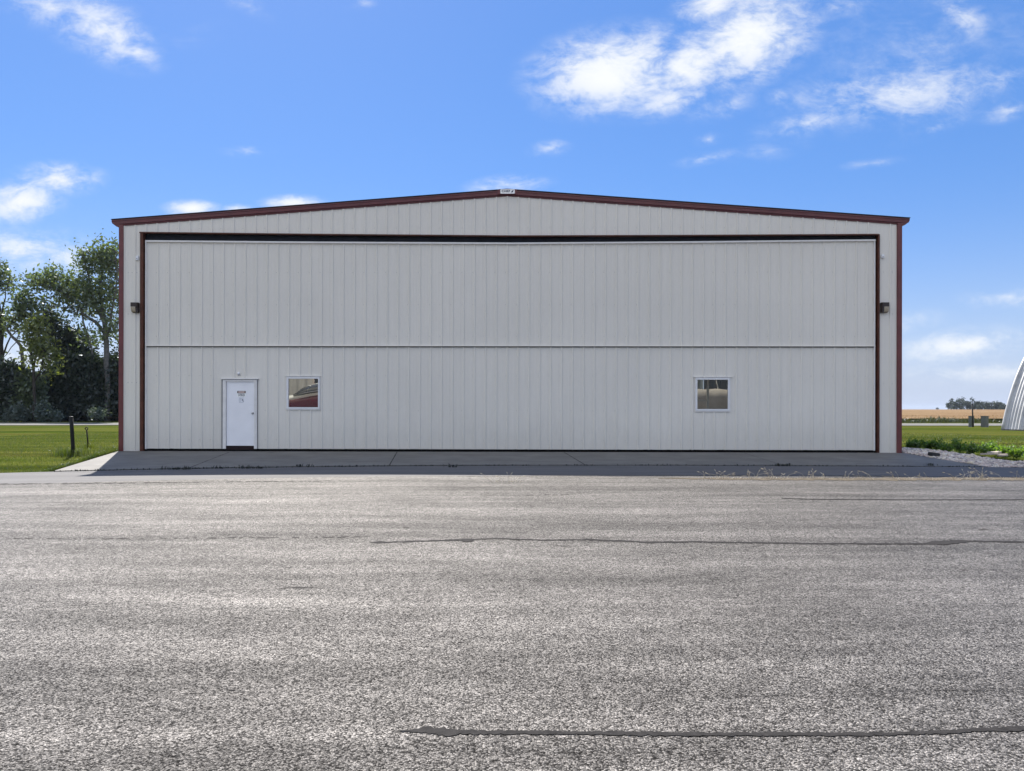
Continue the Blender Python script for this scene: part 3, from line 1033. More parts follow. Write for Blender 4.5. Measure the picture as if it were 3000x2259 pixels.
# white dome above the walk door
u, z = L(697.5, 1094)
r = tag(empty("white_dome_fitting", hloc(u, z, YD), -YAW), "small white dome fitting on the siding above the walk door", "wall fitting")
mb = MB()
mb.tube([(0, 0, 0), (0, -0.04, 0), (0, -0.052, 0.002), (0, -0.066, 0.008), (0, -0.075, 0.012)], [0.044, 0.042, 0.038, 0.026, 0.004], 18)
mb.build("dome_cover", SENSORW, r)
mb = MB()
mb.box(-0.015, 0.05, -0.038, 0.0, -0.058, -0.046)
mb.build("bracket", SCREW, r)


def text_mesh(name, s, size, mat, parent, loc, sx=1.0, bold=0.0):
    cu = bpy.data.curves.new(name, 'FONT')
    cu.body = s
    cu.size = size
    cu.align_x = 'CENTER'
    cu.align_y = 'CENTER'
    cu.extrude = 0.0008
    cu.offset = bold
    t = bpy.data.objects.new(name + "_curve", cu)
    COL.objects.link(t)
    bpy.context.view_layer.update()
    me = bpy.data.meshes.new_from_object(t.evaluated_get(bpy.context.evaluated_depsgraph_get()))
    bpy.data.objects.remove(t)
    bpy.data.curves.remove(cu)
    me.transform(Matrix.Rotation(math.radians(90), 4, 'X') @ Matrix.Scale(sx, 4, (1, 0, 0)))
    me.name = name
    me.materials.clear()
    o = link_mesh(name, me, mat, parent, loc)
    return o


def rounded(mbx, u0, u1, z0, z1, r, y0, y1, mi=0, n=5):
    pts = []
    for cx_, cz_, a0 in ((u1 - r, z0 + r, -90), (u1 - r, z1 - r, 0), (u0 + r, z1 - r, 90), (u0 + r, z0 + r, 180)):
        for k in range(n + 1):
            t = math.radians(a0 + 90 * k / n)
            pts.append((cx_ + r * math.cos(t), cz_ + r * math.sin(t)))
    mbx.prism_y(pts, y0, y1, mi)


def ellipse(mbx, cx_, cz_, rx, rz, y0, y1, mi=0, n=28):
    mbx.prism_y([(cx_ + rx * math.cos(2 * math.pi * k / n), cz_ + rz * math.sin(2 * math.pi * k / n)) for k in range(n)], y0, y1, mi)


# badge at the ridge
u, z = L(1487, 563.5)
r = tag(empty("ridge_badge", hloc(u, z, -0.088), -YAW), "white maker's badge with dark lettering at the roof peak", "sign")
mb = MB()
hw, hh = 21.0 / 93.9, 6.4 / 93.9
rounded(mb, -hw, hw, -hh, hh, 0.025, -0.012, 0.0)
mb.build("badge_plate", SIGNW, r)
text_mesh("lettering", "CHIEF", 0.098, NAVY, r, (-0.052, -0.0135, 0.006), 1.02, 0.002)
mb = MB()
mb.prism_y([(0.115, -0.035), (0.150, -0.035), (0.192, 0.038), (0.140, 0.02), (0.125, 0.0)], -0.0145, -0.012)
mb.build("emblem", NAVY, r)
# warning sign and sticker on the walk door
YS = YD - 0.0075
u, z = L(705.3, 1153.8)
r = tag(empty("warning_sign", hloc(u, z, YS), -YAW), "white warning sign with black header on the walk door", "sign")
mb = MB()
hw, hh = 13.9 / 93.9, 9.8 / 93.9
rounded(mb, -hw, hw, -hh, hh, 0.03, -0.004, 0.0)
mb.build("sign_plate", SIGNW, r)
mb = MB()
rounded(mb, -hw + 0.014, hw - 0.014, hh - 0.085, hh - 0.012, 0.006, -0.0055, -0.004)
mb.build("header_panel", SIGNBLK, r)
mb = MB()
ellipse(mb, 0, hh - 0.0485, hw - 0.028, 0.031, -0.0065, -0.0055)
mb.build("header_oval", SIGNRED, r)
text_mesh("header_lettering", "DANGER", 0.045, SIGNW, r, (0, -0.0075, hh - 0.0485), 1.15, 0.0005)
text_mesh("lettering", "CHEMICAL", 0.044, SIGNBLK, r, (0, -0.0055, hh - 0.117), 1.0, 0.001)
text_mesh("lettering", "STORAGE", 0.044, SIGNBLK, r, (0, -0.0055, hh - 0.163), 1.08, 0.001)
u, z = L(704.4, 1172.3)
r = tag(empty("door_sticker", hloc(u, z, YS), -YAW), "small faded emblem sticker under the warning sign on the walk door", "sticker")
mb = MB()
mb.box(-0.078, 0.078, -0.0015, 0.0, -0.085, 0.085)
mb.build("sticker_sheet", plain("sticker_white", (0.80, 0.81, 0.84), 0.4, var=0.05), r)
mb = MB()
for k in range(4):
    mb.box(-0.052 + k * 0.017, -0.052 + k * 0.017 + 0.012, -0.0025, -0.0015, 0.048, 0.070)
mb.box(0.032, 0.052, -0.0025, -0.0015, 0.052, 0.068)
mb.build("header_mark", SIGNGREY, r)
mb = MB()
n = 20
for k in range(n):
    a0, a1 = 2 * math.pi * k / n, 2 * math.pi * (k + 1) / n
    mb.face([(-0.036 + 0.036 * math.cos(t) * q, -0.0022, -0.008 + 0.036 * math.sin(t) * q) for t, q in ((a0, 0.72), (a0, 1), (a1, 1), (a1, 0.72))][::-1])
mb.build("ring_mark", SIGNGREY, r)
mb = MB()
mb.prism_y([(0.040, -0.02), (0.066, 0.012), (0.060, 0.024), (0.042, 0.019), (0.026, 0.024), (0.018, 0.010)], -0.0025, -0.0015)
mb.prism_y([(0.048, -0.042), (0.082, -0.042), (0.074, -0.018), (0.062, -0.014)], -0.0025, -0.0015)
mb.build("emblem", SIGNBLK, r)
mb = MB()
for k in range(9):
    mb.box(-0.066 + k * 0.0155, -0.066 + k * 0.0155 + 0.011, -0.0025, -0.0015, -0.074, -0.060)
mb.build("footer_mark", SIGNGREY, r)

# ------------------------------------------------------------------ what stands inside, seen through the windows
RED = plain("aircraft_red", (0.20, 0.012, 0.025), 0.22, var=0.08, spec=0.6)
CREAM = plain("aircraft_white", (0.72, 0.70, 0.66), 0.2, var=0.05, spec=0.6)
CANOPY = plain("canopy_glass_dark", (0.09, 0.09, 0.10), 0.06, var=0.1, spec=0.9)
TYRE = plain("tyre_rubber", (0.02, 0.02, 0.02), 0.8)


def loft(mbx, secs, n=24, mi_f=None, sm=True):
    """secs: (x, zc, half width, half height)"""
    vs, fs, ms = [], [], []
    for (x, zc, hw_, hh_) in secs:
        for j in range(n):
            t = 2 * math.pi * j / n
            c_, s_ = math.cos(t), math.sin(t)
            vs.append((x, hw_ * math.copysign(abs(c_) ** 0.8, c_), zc + hh_ * math.copysign(abs(s_) ** 0.8, s_)))
    base = len(mbx.v)
    mbx.v.extend(vs)
    for i in range(len(secs) - 1):
        for j in range(n):
            mbx.f.append([base + q for q in (i * n + j, (i + 1) * n + j, (i + 1) * n + (j + 1) % n, i * n + (j + 1) % n)])
            t = 2 * math.pi * (j + 0.5) / n
            mbx.m.append(mi_f(math.sin(t)) if mi_f else 0)
            mbx.s.append(sm)
    for i0, rev in ((0, False), ((len(secs) - 1) * n, True)):
        mbx.f.append([base + i0 + j for j in (range(n - 1, -1, -1) if rev else range(n))])
        mbx.m.append(0)
        mbx.s.append(sm)


def behind(px, py, y):
    u, z = L(px, py)
    k = (24.0 + y) / 24.0
    return u * k, (z + HO.z - EYE) * k + EYE - HO.z


# small tail-low aeroplane; its cockpit is what the first window shows
pu, pz = behind(906, 1151, 1.8)
plane = tag(empty("parked_airplane", hloc(pu, 0.0, 2.3), -YAW), "red and white light aeroplane seen through the square window by the walk door", "airplane")
tilt = math.radians(9.0)
ct, st = math.cos(tilt), math.sin(tilt)


def P(mbx):
    """tilt the collected vertices nose-down to the left"""
    mbx.v = [(x * ct - (zz) * st, y, pz + x * st + zz * ct) for x, y, zz in mbx.v]
    return mbx


mb = MB()
loft(mb, [(-2.2, -0.42, 0.10, 0.10), (-2.1, -0.42, 0.28, 0.26), (-1.7, -0.40, 0.42, 0.37), (-0.9, -0.36, 0.50, 0.40), (0.0, -0.34, 0.54, 0.43), (1.0, -0.36, 0.52, 0.42), (2.2, -0.33, 0.36, 0.32), (3.6, -0.25, 0.17, 0.18), (4.3, -0.2, 0.06, 0.10)],
     mi_f=lambda s: 1 if s > 0.45 else 0)
fus = P(mb).build("fuselage", [RED, CREAM], plane)
mb = MB()
mb.sweep([(-2.1, -0.36, -0.17), (-0.9, -0.508, -0.13), (0.0, -0.548, -0.09), (1.0, -0.525, -0.10), (2.2, -0.37, -0.13), (3.6, -0.18, -0.16)], [(-0.006, -0.022), (0.012, -0.022), (0.012, 0.03), (-0.006, 0.03)])
P(mb).build("white_stripe", CREAM, fus)
mb = MB()
loft(mb, [(-0.62, 0.02, 0.34, 0.04), (-0.4, 0.05, 0.40, 0.13), (-0.1, 0.06, 0.42, 0.21), (0.25, 0.06, 0.42, 0.24), (0.7, 0.05, 0.40, 0.20), (1.1, 0.02, 0.33, 0.10), (1.35, 0.0, 0.22, 0.04)], n=24)
can = P(mb).build("canopy", CANOPY, plane)
mb = MB()
for xx, hw_, hh_ in ((-0.1, 0.42, 0.21), (0.42, 0.418, 0.235)):
    mb.tube([(xx + 0.08 * math.sin(t), (hw_ + 0.006) * math.cos(t), 0.06 + (hh_ + 0.006) * math.sin(t)) for t in np.linspace(0.0, math.pi, 14)], 0.014, 6)
mb.tube([(-0.62, -0.35, 0.02), (-0.3, -0.42, 0.03), (0.3, -0.44, 0.03), (1.0, -0.36, 0.02)], 0.02, 6)
mb.tube([(-0.4, -0.18, 0.18), (-0.1, -0.1, 0.272), (0.25, -0.08, 0.305), (0.7, -0.08, 0.258)], 0.016, 6)
P(mb).build("canopy_frame", STEEL, can)
for s in (-1, 1):
    mb = MB()
    vs = []
    for (yy, cx_, ch) in ((0.3 * s, 0.1, 0.75), (3.9 * s if s > 0 else -1.35, 0.15, 0.6)):
        vs += [(cx_ - ch, yy, -0.62), (cx_ - ch * 0.4, yy, -0.53), (cx_ + ch, yy, -0.60), (cx_ - ch * 0.3, yy, -0.69)]
    mb.idx(vs, [(0, 1, 5, 4), (1, 2, 6, 5), (2, 3, 7, 6), (3, 0, 4, 7), (3, 2, 1, 0), (4, 5, 6, 7)])
    P(mb).build("wing", RED, plane)
mb = MB()
mb.idx([(3.5, -0.03, -0.05), (4.4, -0.03, -0.1), (4.5, -0.02, 0.9), (4.15, -0.02, 0.9), (3.5, 0.03, -0.05), (4.4, 0.03, -0.1), (4.5, 0.02, 0.9), (4.15, 0.02, 0.9)],
       [(0, 1, 2, 3), (7, 6, 5, 4), (0, 4, 5, 1), (1, 5, 6, 2), (2, 6, 7, 3), (3, 7, 4, 0)])
P(mb).build("tail_fin", RED, plane)
mb = MB()
for s in (1, -1):
    mb.idx([(-2.24, -0.04, -0.42), (-2.20, 0.04, -0.42), (-2.19, 0.07, -0.42 + s * 0.45), (-2.22, 0.03, -0.42 + s * 0.85), (-2.24, -0.03, -0.42 + s * 0.85), (-2.25, -0.07, -0.42 + s * 0.45)], [(0, 1, 2, 3, 4, 5), (5, 4, 3, 2, 1, 0)])
mb.tube([(-2.15, 0, -0.42), (-2.3, 0, -0.42), (-2.42, 0, -0.42)], [0.13, 0.09, 0.01], 16)
P(mb).build("propeller", STEEL, plane)
for s in (-1, 1):
    mb = MB()
    mb.tube([(-0.75, s * 0.9 - 0.07, 0.20), (-0.75, s * 0.9 + 0.07, 0.20)], 0.2, 20)
    whl = mb.build("wheel", TYRE, plane)
    mb = MB()
    mb.tube([(-0.7, s * 0.75, pz - 0.75), (-0.75, s * 0.82, 0.25)], 0.035, 8)
    mb.build("gear_leg", STEEL, whl)
# pale sheet behind the aeroplane
cu_, _ = behind(843, 1100, 3.9)
r = tag(empty("hanging_sheet", hloc(cu_, 0.0, 3.9), -YAW), "pale ribbed sheet hanging behind the aeroplane inside the hangar", "sheet")
mb = MB()
n = 64
vs, fs = [], []
for i in range(n + 1):
    uu = -2.2 + 3.05 * i / n
    yy = 0.05 * math.sin(i * 0.9) + 0.03 * math.sin(i * 0.37 + 1)
    vs += [(uu, yy, 0.1), (uu, yy * 0.6, 2.62)]
for i in range(n):
    fs.append((2 * i, 2 * i + 2, 2 * i + 3, 2 * i + 1))
mb.idx(vs, fs, 0, True)
mb.build("sheet_cloth", leaf_mat("pale_sheet", (0.40, 0.40, 0.395), (0.52, 0.52, 0.51), 0.35, (0.55, 0.55, 0.55), 0.02), r)
mb = MB()
mb.box(0.86, 0.93, -0.04, 0.03, 0.0, 2.7)
mb.build("edge_post", CREAM, r)
mb = MB()
mb.box(-2.3, 1.0, -0.05, 0.04, 2.64, 2.8)
mb.build("top_rail", BLACK, r)
# tarp covered bulk behind the second window
tu, ztop = behind(2095, 1138.5, 2.0)
r = tag(empty("covered_machine", hloc(tu, 0.0, 2.6), -YAW), "dim tan covered bulk seen through the window farther from the walk door", "covered machine")
mb = MB()
n, mm = 40, 14
vs, fs = [], []
for i in range(n + 1):
    uu = -2.4 + 4.8 * i / n
    hz_ = ztop * (1 - 0.10 * (uu / 2.4) ** 2 - 0.45 * max(0, abs(uu) - 1.7) / 0.7)
    for j in range(mm + 1):
        t = math.pi * j / mm
        yy = -1.0 * math.cos(t)
        zz = hz_ * (math.sin(t) ** 0.22 if j not in (0, mm) else 0)
        vs.append((uu, yy + 0.03 * math.sin(uu * 7 + zz * 3), zz + 0.015 * math.sin(uu * 9)))
for i in range(n):
    for j in range(mm):
        q = i * (mm + 1) + j
        fs.append((q, q + mm + 1, q + mm + 2, q + 1))
mb.idx(vs, fs, 0, True)
mb.build("tarp", plain("tan_tarp", (0.44, 0.385, 0.33), 0.8, var=0.2, scale=2.5, bump=0.3), r)
# a pale rack in front of it
ru, rz_ = behind(2072, 1174, 1.1)
r = tag(empty("pipe_rack", hloc(ru, 0.0, 1.1), -YAW), "pale pipe rack in front of the tan covered bulk inside the hangar", "rack")
RACK = plain("rack_paint", (0.40, 0.38, 0.33), 0.7)
for uu in (0.0, -0.75):
    mb = MB()
    mb.box(uu - 0.035, uu + 0.035, -0.02, 0.02, 0.0, 2.5)
    mb.build("upright", RACK, r)
for zz in (rz_, 0.5, 2.53):
    mb = MB()
    mb.box(-0.79, 0.04, -0.024, 0.024, zz - 0.02, zz + 0.02)
    mb.build("crossbar", RACK, r)

# ------------------------------------------------------------------ concrete slab in front of the door
mb = MB()
ns, nt = 60, 8
A0, A1 = hloc(UL - 0.02, 0, -0.005), hloc(UR + 0.02, 0, -0.005)
B0x, B1x = -11.75, 12.95


def slab_pt(s, t, lift=0.0):
    a = A0.lerp(A1, s)
    bx = B0x + (B1x - B0x) * s
    b = Vector((bx, float(edge_y(bx)), float(asph_z(bx, edge_y(bx))) + 0.012))
    p = a.lerp(b, t)
    return Vector((p.x, p.y, p.z + lift))


vs = [slab_pt(i / ns, j / nt) for j in range(nt + 1) for i in range(ns + 1)]
fs = [(j * (ns + 1) + i + 1, j * (ns + 1) + i, (j + 1) * (ns + 1) + i, (j + 1) * (ns + 1) + i + 1) for j in range(nt) for i in range(ns)]
mb.idx(vs, fs, 0, True)
rim = [slab_pt(0, j / nt) for j in range(nt + 1)] + [slab_pt(i / ns, 1) for i in range(1, ns + 1)] + [slab_pt(1, 1 - j / nt) for j in range(1, nt + 1)]
for p, q in zip(rim[:-1], rim[1:]):
    mb.face([p, q, q - Vector((0, 0, 0.2)), p - Vector((0, 0, 0.2))][::-1])


def slab_at(px, py):
    """(s,t) of a photo spot on the slab"""
    best = None
    for i in range(241):
        for j in range(41):
            p = slab_pt(i / 240, j / 40)
            e = (CX + p.x / p.y * F - px) ** 2 + (HY - (p.z - EYE) / p.y * F - py) ** 2
            if best is None or e < best[0]:
                best = (e, i / 240, j / 40)
    return best[1], best[2]


for (p0, p1) in (((672, 1326), (547, 1377)), ((1160, 1326), (1138, 1368)), ((1651, 1326), (1719, 1366)), ((2180, 1327), (2290, 1365))):
    s0, t0 = slab_at(*p0)
    s1, t1 = slab_at(*p1)
    w_ = 0.0006 if p0[0] != 2180 else 0.0003
    k = 14
    for i in range(k):
        a, b = i / k, (i + 1) / k
        j0, j1 = (rnd.uniform(0.6, 1.3) for _ in range(2))
        mb.face([slab_pt(s0 + (s1 - s0) * a - w_ * j0, t0 + (t1 - t0) * a, 0.004), slab_pt(s0 + (s1 - s0) * b - w_ * j1, t0 + (t1 - t0) * b, 0.004),
                 slab_pt(s0 + (s1 - s0) * b + w_ * j1, t0 + (t1 - t0) * b, 0.004), slab_pt(s0 + (s1 - s0) * a + w_ * j0, t0 + (t1 - t0) * a, 0.004)], 1)
for i in range(150):       # the open joint between slab and asphalt
    a, b = i / 150, (i + 1) / 150
    p, q = slab_pt(a, 1.0), slab_pt(b, 1.0)
    h0, h1 = rnd.uniform(0.02, 0.07), rnd.uniform(0.03, 0.07)
    if a > 0.5:
        h0, h1 = h0 * 0.6, h1 * 0.6
    mb.face([(p.x, p.y - 0.01, p.z + 0.004), (p.x, p.y - 0.01 + h0, p.z + 0.004 + h0 * 0.05), (q.x, q.y - 0.01 + h1, q.z + 0.004 + h1 * 0.05), (q.x, q.y - 0.01, q.z + 0.004)][::-1], 1)
tag(mb.build("concrete_pavement", [CONC, TAR]), kind='structure')

# ------------------------------------------------------------------ cracks and seams in the asphalt
def ribbon(mbx, pts, mi=0, jit=0.5, step=0.045, lift=0.004, gaps=0.0, thin=0.8):
    """pts: (px, py, thickness in photo px), laid on the asphalt"""
    P3 = [(on_ground(a, b, asph_z), thin * c * on_ground(a, b, asph_z).y ** 2 / (F * EYE)) for a, b, c in pts]
    path = []
    for (p, wa), (q, wb_) in zip(P3[:-1], P3[1:]):
        m_ = max(1, int((q - p).length / step))
        for i in range(m_):
            t = i / m_
            path.append((p.lerp(q, t), wa + (wb_ - wa) * t))
    path.append((P3[-1][0], P3[-1][1]))
    prev = None
    wob = 0.0
    for i, (p, wd_) in enumerate(path):
        wob = max(-0.3 * wd_, min(0.3 * wd_, wob * 0.6 + rnd.uniform(-1, 1) * 0.22 * min(wd_, 0.02)))
        h0 = wd_ * 0.5 * (1 + rnd.uniform(-jit, jit))
        h1 = wd_ * 0.5 * (1 + rnd.uniform(-jit, jit))
        z = float(asph_z(p.x, p.y)) + lift
        cur = (Vector((p.x, p.y + wob - h0, z)), Vector((p.x, p.y + wob + h1, z)))
        if prev and rnd.random() >= gaps:
            mbx.face([prev[0], cur[0], cur[1], prev[1]], mi)
        prev = cur


mb = MB()
ribbon(mb, [(1085, 1590, 1), (1100, 1590, 5), (1130, 1590, 7), (1160, 1589, 4), (1250, 1586, 4), (1340, 1583, 5), (1350, 1583.5, 9), (1385, 1584, 8), (1392, 1581, 3), (1450, 1579, 3), (1480, 1579, 4), (1600, 1583, 3), (1720, 1581, 5), (1800, 1584, 5), (1900, 1588.5, 5),
             (2000, 1587, 5), (2200, 1589, 4), (2400, 1592, 5), (2600, 1592, 5), (2720, 1592, 5), (2740, 1590, 9), (2800, 1585, 12), (2830, 1584, 6), (2900, 1585, 5), (3000, 1586, 6), (3300, 1584, 6)])
ribbon(mb, [(1150, 2142, 1), (1200, 2144, 4), (1225, 2142, 12), (1250, 2142, 19), (1290, 2144, 22), (1320, 2146, 20), (1350, 2145, 14), (1420, 2147, 12), (1550, 2148, 11), (1700, 2148.5, 9), (1850, 2150, 12), (2000, 2151, 10), (2300, 2152, 11), (2500, 2150, 10), (2720, 2147, 9), (2880, 2138, 11), (3000, 2134, 13), (3300, 2120, 12)], step=0.016, jit=0.42, thin=1.0)
ribbon(mb, [(2290, 1459, 2), (2400, 1462, 3), (2700, 1463, 2.5), (3000, 1462, 3), (3300, 1462, 3)])
tag(mb.build("road_crack_tar", TAR), kind='structure')
mb = MB()
ribbon(mb, [(-200, 1423, 4), (0, 1421, 4), (300, 1418, 4), (600, 1414, 3), (1000, 1410, 2)], gaps=0.35, jit=0.9, thin=0.7)
ribbon(mb, [(-100, 1580, 2), (300, 1581, 2.5), (600, 1578, 3), (1000, 1575, 3), (1090, 1572, 2)], gaps=0.5, jit=0.9, thin=0.7)
ribbon(mb, [(1540, 1451, 2), (1650, 1450, 2), (1720, 1444, 1)], gaps=0.3, jit=0.6)
ribbon(mb, [(1620, 1598, 1), (1650, 1601, 3), (1670, 1604, 1)], gaps=0.1, jit=0.6)
ribbon(mb, [(1180, 1545, 1), (1200, 1548, 3)], jit=0.6)
ribbon(mb, [(2200, 1600, 1), (2240, 1596, 2)], jit=0.6)
ribbon(mb, [(2750, 2021, 1), (2850, 2021, 3), (2930, 2020, 1)], gaps=0.2, jit=0.6, step=0.03)
ribbon(mb, [(1530, 2158, 1), (1545, 2162, 3), (1560, 2172, 1)], jit=0.5, step=0.03)
ribbon(mb, [(600, 2025, 1), (690, 2024, 3)], gaps=0.3, jit=0.5, step=0.03)
ribbon(mb, [(820, 1725, 2), (870, 1723, 3), (930, 1724, 1)], gaps=0.2, jit=0.5, step=0.05)
ribbon(mb, [(2810, 1668, 1), (2820, 1669, 6), (2835, 1668, 1)], jit=0.5, step=0.05)
ribbon(mb, [(2865, 1552, 1), (2890, 1549, 5)], jit=0.5, step=0.05)
tag(mb.build("road_crack_open", FADEDTAR), kind='structure')
mb = MB()
ribbon(mb, [(1930, 1401.5, 2), (2050, 1402, 6), (2300, 1402.5, 9), (2600, 1403, 10), (3000, 1401, 10), (3400, 1400, 10)], jit=0.5, step=0.15, lift=0.006)
tag(mb.build("dirt_strip", DIRT), kind='structure')

# ------------------------------------------------------------------ foliage tools
rng = np.random.default_rng(11)


def leaves(centres, n_per, spread, size, flat=0.0, droop=None, rg=rng):
    """diamond leaves scattered round the centres -> verts, faces"""
    c = np.repeat(np.asarray(centres, dtype=float), n_per, axis=0)
    N = len(c)
    off = rg.normal(size=(N, 3)) * np.asarray(spread) * 0.55
    c = c + off
    a = rg.normal(size=(N, 3))
    if flat:
        a[:, 2] *= flat
    a /= np.linalg.norm(a, axis=1)[:, None]
    b = np.cross(a, rg.normal(size=(N, 3)))
    b /= np.linalg.norm(b, axis=1)[:, None]
    s = size * rg.uniform(0.55, 1.35, size=(N, 1))
    v = np.stack([c - a * s, c + b * s * 0.48, c + a * s, c - b * s * 0.48], 1).reshape(-1, 3)
    f = np.arange(N * 4).reshape(-1, 4)
    return v, f


def blades(base, height, width, lean, rg=rng):
    """tapering bent grass blades (two quads as one strip of a quad and a tip quad)"""
    base = np.asarray(base, dtype=float)
    N = len(base)
    h = np.asarray(height).reshape(-1, 1) * np.ones((N, 1))
    ang = rg.uniform(0, 2 * math.pi, N)
    d = np.stack([np.cos(ang), np.sin(ang), np.zeros(N)], 1)
    sd = np.stack([-np.sin(ang + rg.normal(0, 0.6, N)), np.cos(ang), np.zeros(N)], 1)
    ln = lean * rg.uniform(0.2, 1.0, (N, 1))
    up = np.array([0, 0, 1.0])
    mid = base + up * h * 0.55 + d * h * ln * 0.3
    tip = base + up * h * (1 - 0.35 * ln) + d * h * ln
    wv = sd * width * rg.uniform(0.6, 1.3, (N, 1))
    v = np.stack([base - wv, base + wv, mid + wv * 0.8, tip, mid - wv * 0.8], 1).reshape(-1, 3)
    i = np.arange(N) * 5
    f = np.concatenate([np.stack([i, i + 1, i + 2, i + 4], 1), np.stack([i + 4, i + 2, i + 3, i + 3], 1)])
    # second set as true quads: duplicate tip slightly apart
    v2 = np.concatenate([v.reshape(N, 5, 3), tip[:, None, :] + sd[:, None, :] * 0.0005], 1).reshape(-1, 3)
    i = np.arange(N) * 6
    f = np.concatenate([np.stack([i, i + 1, i + 2, i + 4], 1), np.stack([i + 4, i + 2, i + 5, i + 3], 1)])
    return v2, f


def merge(parts):
    V_, F_, o = [], [], 0
    for v, f in parts:
        V_.append(v)
        F_.append(f + o)
        o += len(v)
    return np.concatenate(V_), np.concatenate(F_)


def wiggle(p, q, n, amp, rg=rnd):
    p, q = Vector(p), Vector(q)
    out = []
    for i in range(n + 1):
        t = i / n
        s = math.sin(math.pi * t)
        out.append(p.lerp(q, t) + Vector((rg.uniform(-1, 1), rg.uniform(-1, 1), rg.uniform(-0.5, 0.5))) * amp * s)
    return out


def tree(name, label, cat, Y, limbs, blobs, mat, bark=BARK, group=None, leaf=0.22, n_leaf=11, spread=0.85, ydepth=0.8, twig=0.018, seed=1):
    """limbs: list of [(px,py,radius m)...], the first one starts on the ground; blobs: (px,py,rx,ry,clusters) of foliage"""
    rg = np.random.default_rng(seed)
    rl = random.Random(seed)
    b0 = limbs[0][0]
    gx_ = (b0[0] - CX) / F * Y
    base = Vector((gx_, Y, float(ground_z(gx_, Y)) - 0.05))
    root = tag(empty(name, base), label, cat, group)
    mb_ = MB()
    nodes = []
    for li, lb in enumerate(limbs):
        yo = 0.0 if li == 0 else rl.uniform(-1.2, 1.2)
        pts, rad = [], []
        for i, (a, b, r_) in enumerate(lb):
            t = i / max(1, len(lb) - 1)
            p = at(a, b, Y + yo * t)
            if li == 0 and i == 0:
                p = base.copy()
            pts.append(p)
            rad.append(r_)
        # resample with a little wander
        P2, R2 = [], []
        for i in range(len(pts) - 1):
            m_ = max(2, int((pts[i + 1] - pts[i]).length / 0.9))
            seg = wiggle(pts[i], pts[i + 1], m_, 0.10, rl)
            for k, s_ in enumerate(seg[:-1]):
                P2.append(s_)
                R2.append(rad[i] + (rad[i + 1] - rad[i]) * k / m_)
        P2.append(pts[-1])
        R2.append(rad[-1])
        mb_.tube([p - base for p in P2], R2, 8)
        nodes += P2[len(P2) // 4 if li == 0 else 0:]
    nod = np.array([tuple(p) for p in nodes])
    cents = []
    for (a, b, rx, ry, n_) in blobs:
        c = at(a, b, Y)
        sx_, sz_ = rx / F * Y, ry / F * Y
        k = 0
        while k < n_:
            q = rg.uniform(-1, 1, 3)
            if (q ** 2).sum() > 1:
                continue
            p = np.array([c.x + q[0] * sx_, c.y + q[1] * max(sx_, sz_) * ydepth, c.z + q[2] * sz_])
            if p[2] < base.z + 0.3:
                p[2] = base.z + 0.3 + rg.uniform(0, 0.4)
            cents.append(p)
            k += 1
    for p in cents:
        d = np.linalg.norm(nod - p, axis=1) + np.maximum(0, nod[:, 2] - p[2]) * 0.8
        q = nod[int(np.argmin(d))]
        mid = (p + q) / 2 + np.array([0, 0, -0.12 * np.linalg.norm(p - q)]) + rg.normal(0, 0.12, 3)
        mb_.tube([Vector(q) - base, Vector(mid) - base, Vector(p) - base], [twig * 1.6, twig, twig * 0.4], 4, cap=False)
    mb_.build("trunk", bark, root)
    v, f = leaves(cents, n_leaf, spread, leaf, rg=rg)
    keep = v.reshape(-1, 4, 3)[:, :, 2].min(1) > base.z + 0.03
    v = v.reshape(-1, 4, 3)[keep].reshape(-1, 3)
    np_mesh("crown", v - np.array(base), np.arange(len(v)).reshape(-1, 4), mat, root)
    return root


TG = "trees of the shelter belt"
tree("tall_poplar", "tall ragged poplar leaning away from the hangar corner", "tree", 84.0,
     [[(316, 1237, .34), (316, 1140, .30), (312, 1040, .27), (308, 960, .24), (298, 900, .2)],
      [(298, 900, .17), (292, 860, .14), (300, 800, .10), (315, 740, .04)],
      [(310, 985, .2), (280, 945, .17), (240, 920, .15), (233, 890, .13), (195, 865, .10), (150, 845, .07), (95, 815, .03)],
      [(233, 895, .1), (225, 925, .1), (215, 905, .07), (160, 900, .04)],
      [(305, 950, .15), (272, 890, .12), (262, 820, .08), (245, 760, .05), (230, 725, .02)],
      [(312, 1000, .15), (330, 900, .11), (342, 820, .07), (340, 740, .03)],
      [(240, 920, .09), (262, 1000, .1), (280, 1080, .12)]],
     [(262, 775, 34, 32, 46), (300, 760, 34, 34, 50), (335, 752, 22, 40, 34), (245, 735, 22, 14, 6), (300, 722, 12, 14, 5), (160, 832, 78, 26, 84), (100, 825, 40, 14, 14), (160, 800, 20, 14, 8), (225, 850, 62, 42, 92),
      (285, 860, 45, 55, 70), (330, 850, 24, 60, 44), (335, 950, 22, 60, 40), (275, 985, 40, 26, 22), (250, 905, 50, 28, 34), (155, 890, 32, 14, 10), (200, 905, 25, 14, 8)], LEAF_A, PALEBARK, TG, n_leaf=13, spread=0.95, seed=3)
tree("edge_poplar", "sparse poplar with thin bare twigs at the photo's outer edge", "tree", 82.0,
     [[(2, 1237, .3), (0, 1120, .27), (4, 1040, .23), (2, 960, .2), (-6, 860, .14), (-2, 770, .06)],
      [(4, 980, .10), (8, 900, .06), (16, 850, .04), (38, 825, .02)], [(16, 850, .03), (18, 820, .02)], [(4, 1060, .1), (30, 990, .07), (60, 965, .05)]],
     [(-20, 815, 34, 50, 60), (2, 825, 12, 30, 14), (-25, 930, 45, 60, 50), (5, 800, 9, 30, 8), (34, 838, 12, 9, 6), (0, 950, 20, 30, 16), (-30, 1040, 36, 50, 30)], LEAF_A, BARK, TG, seed=4)
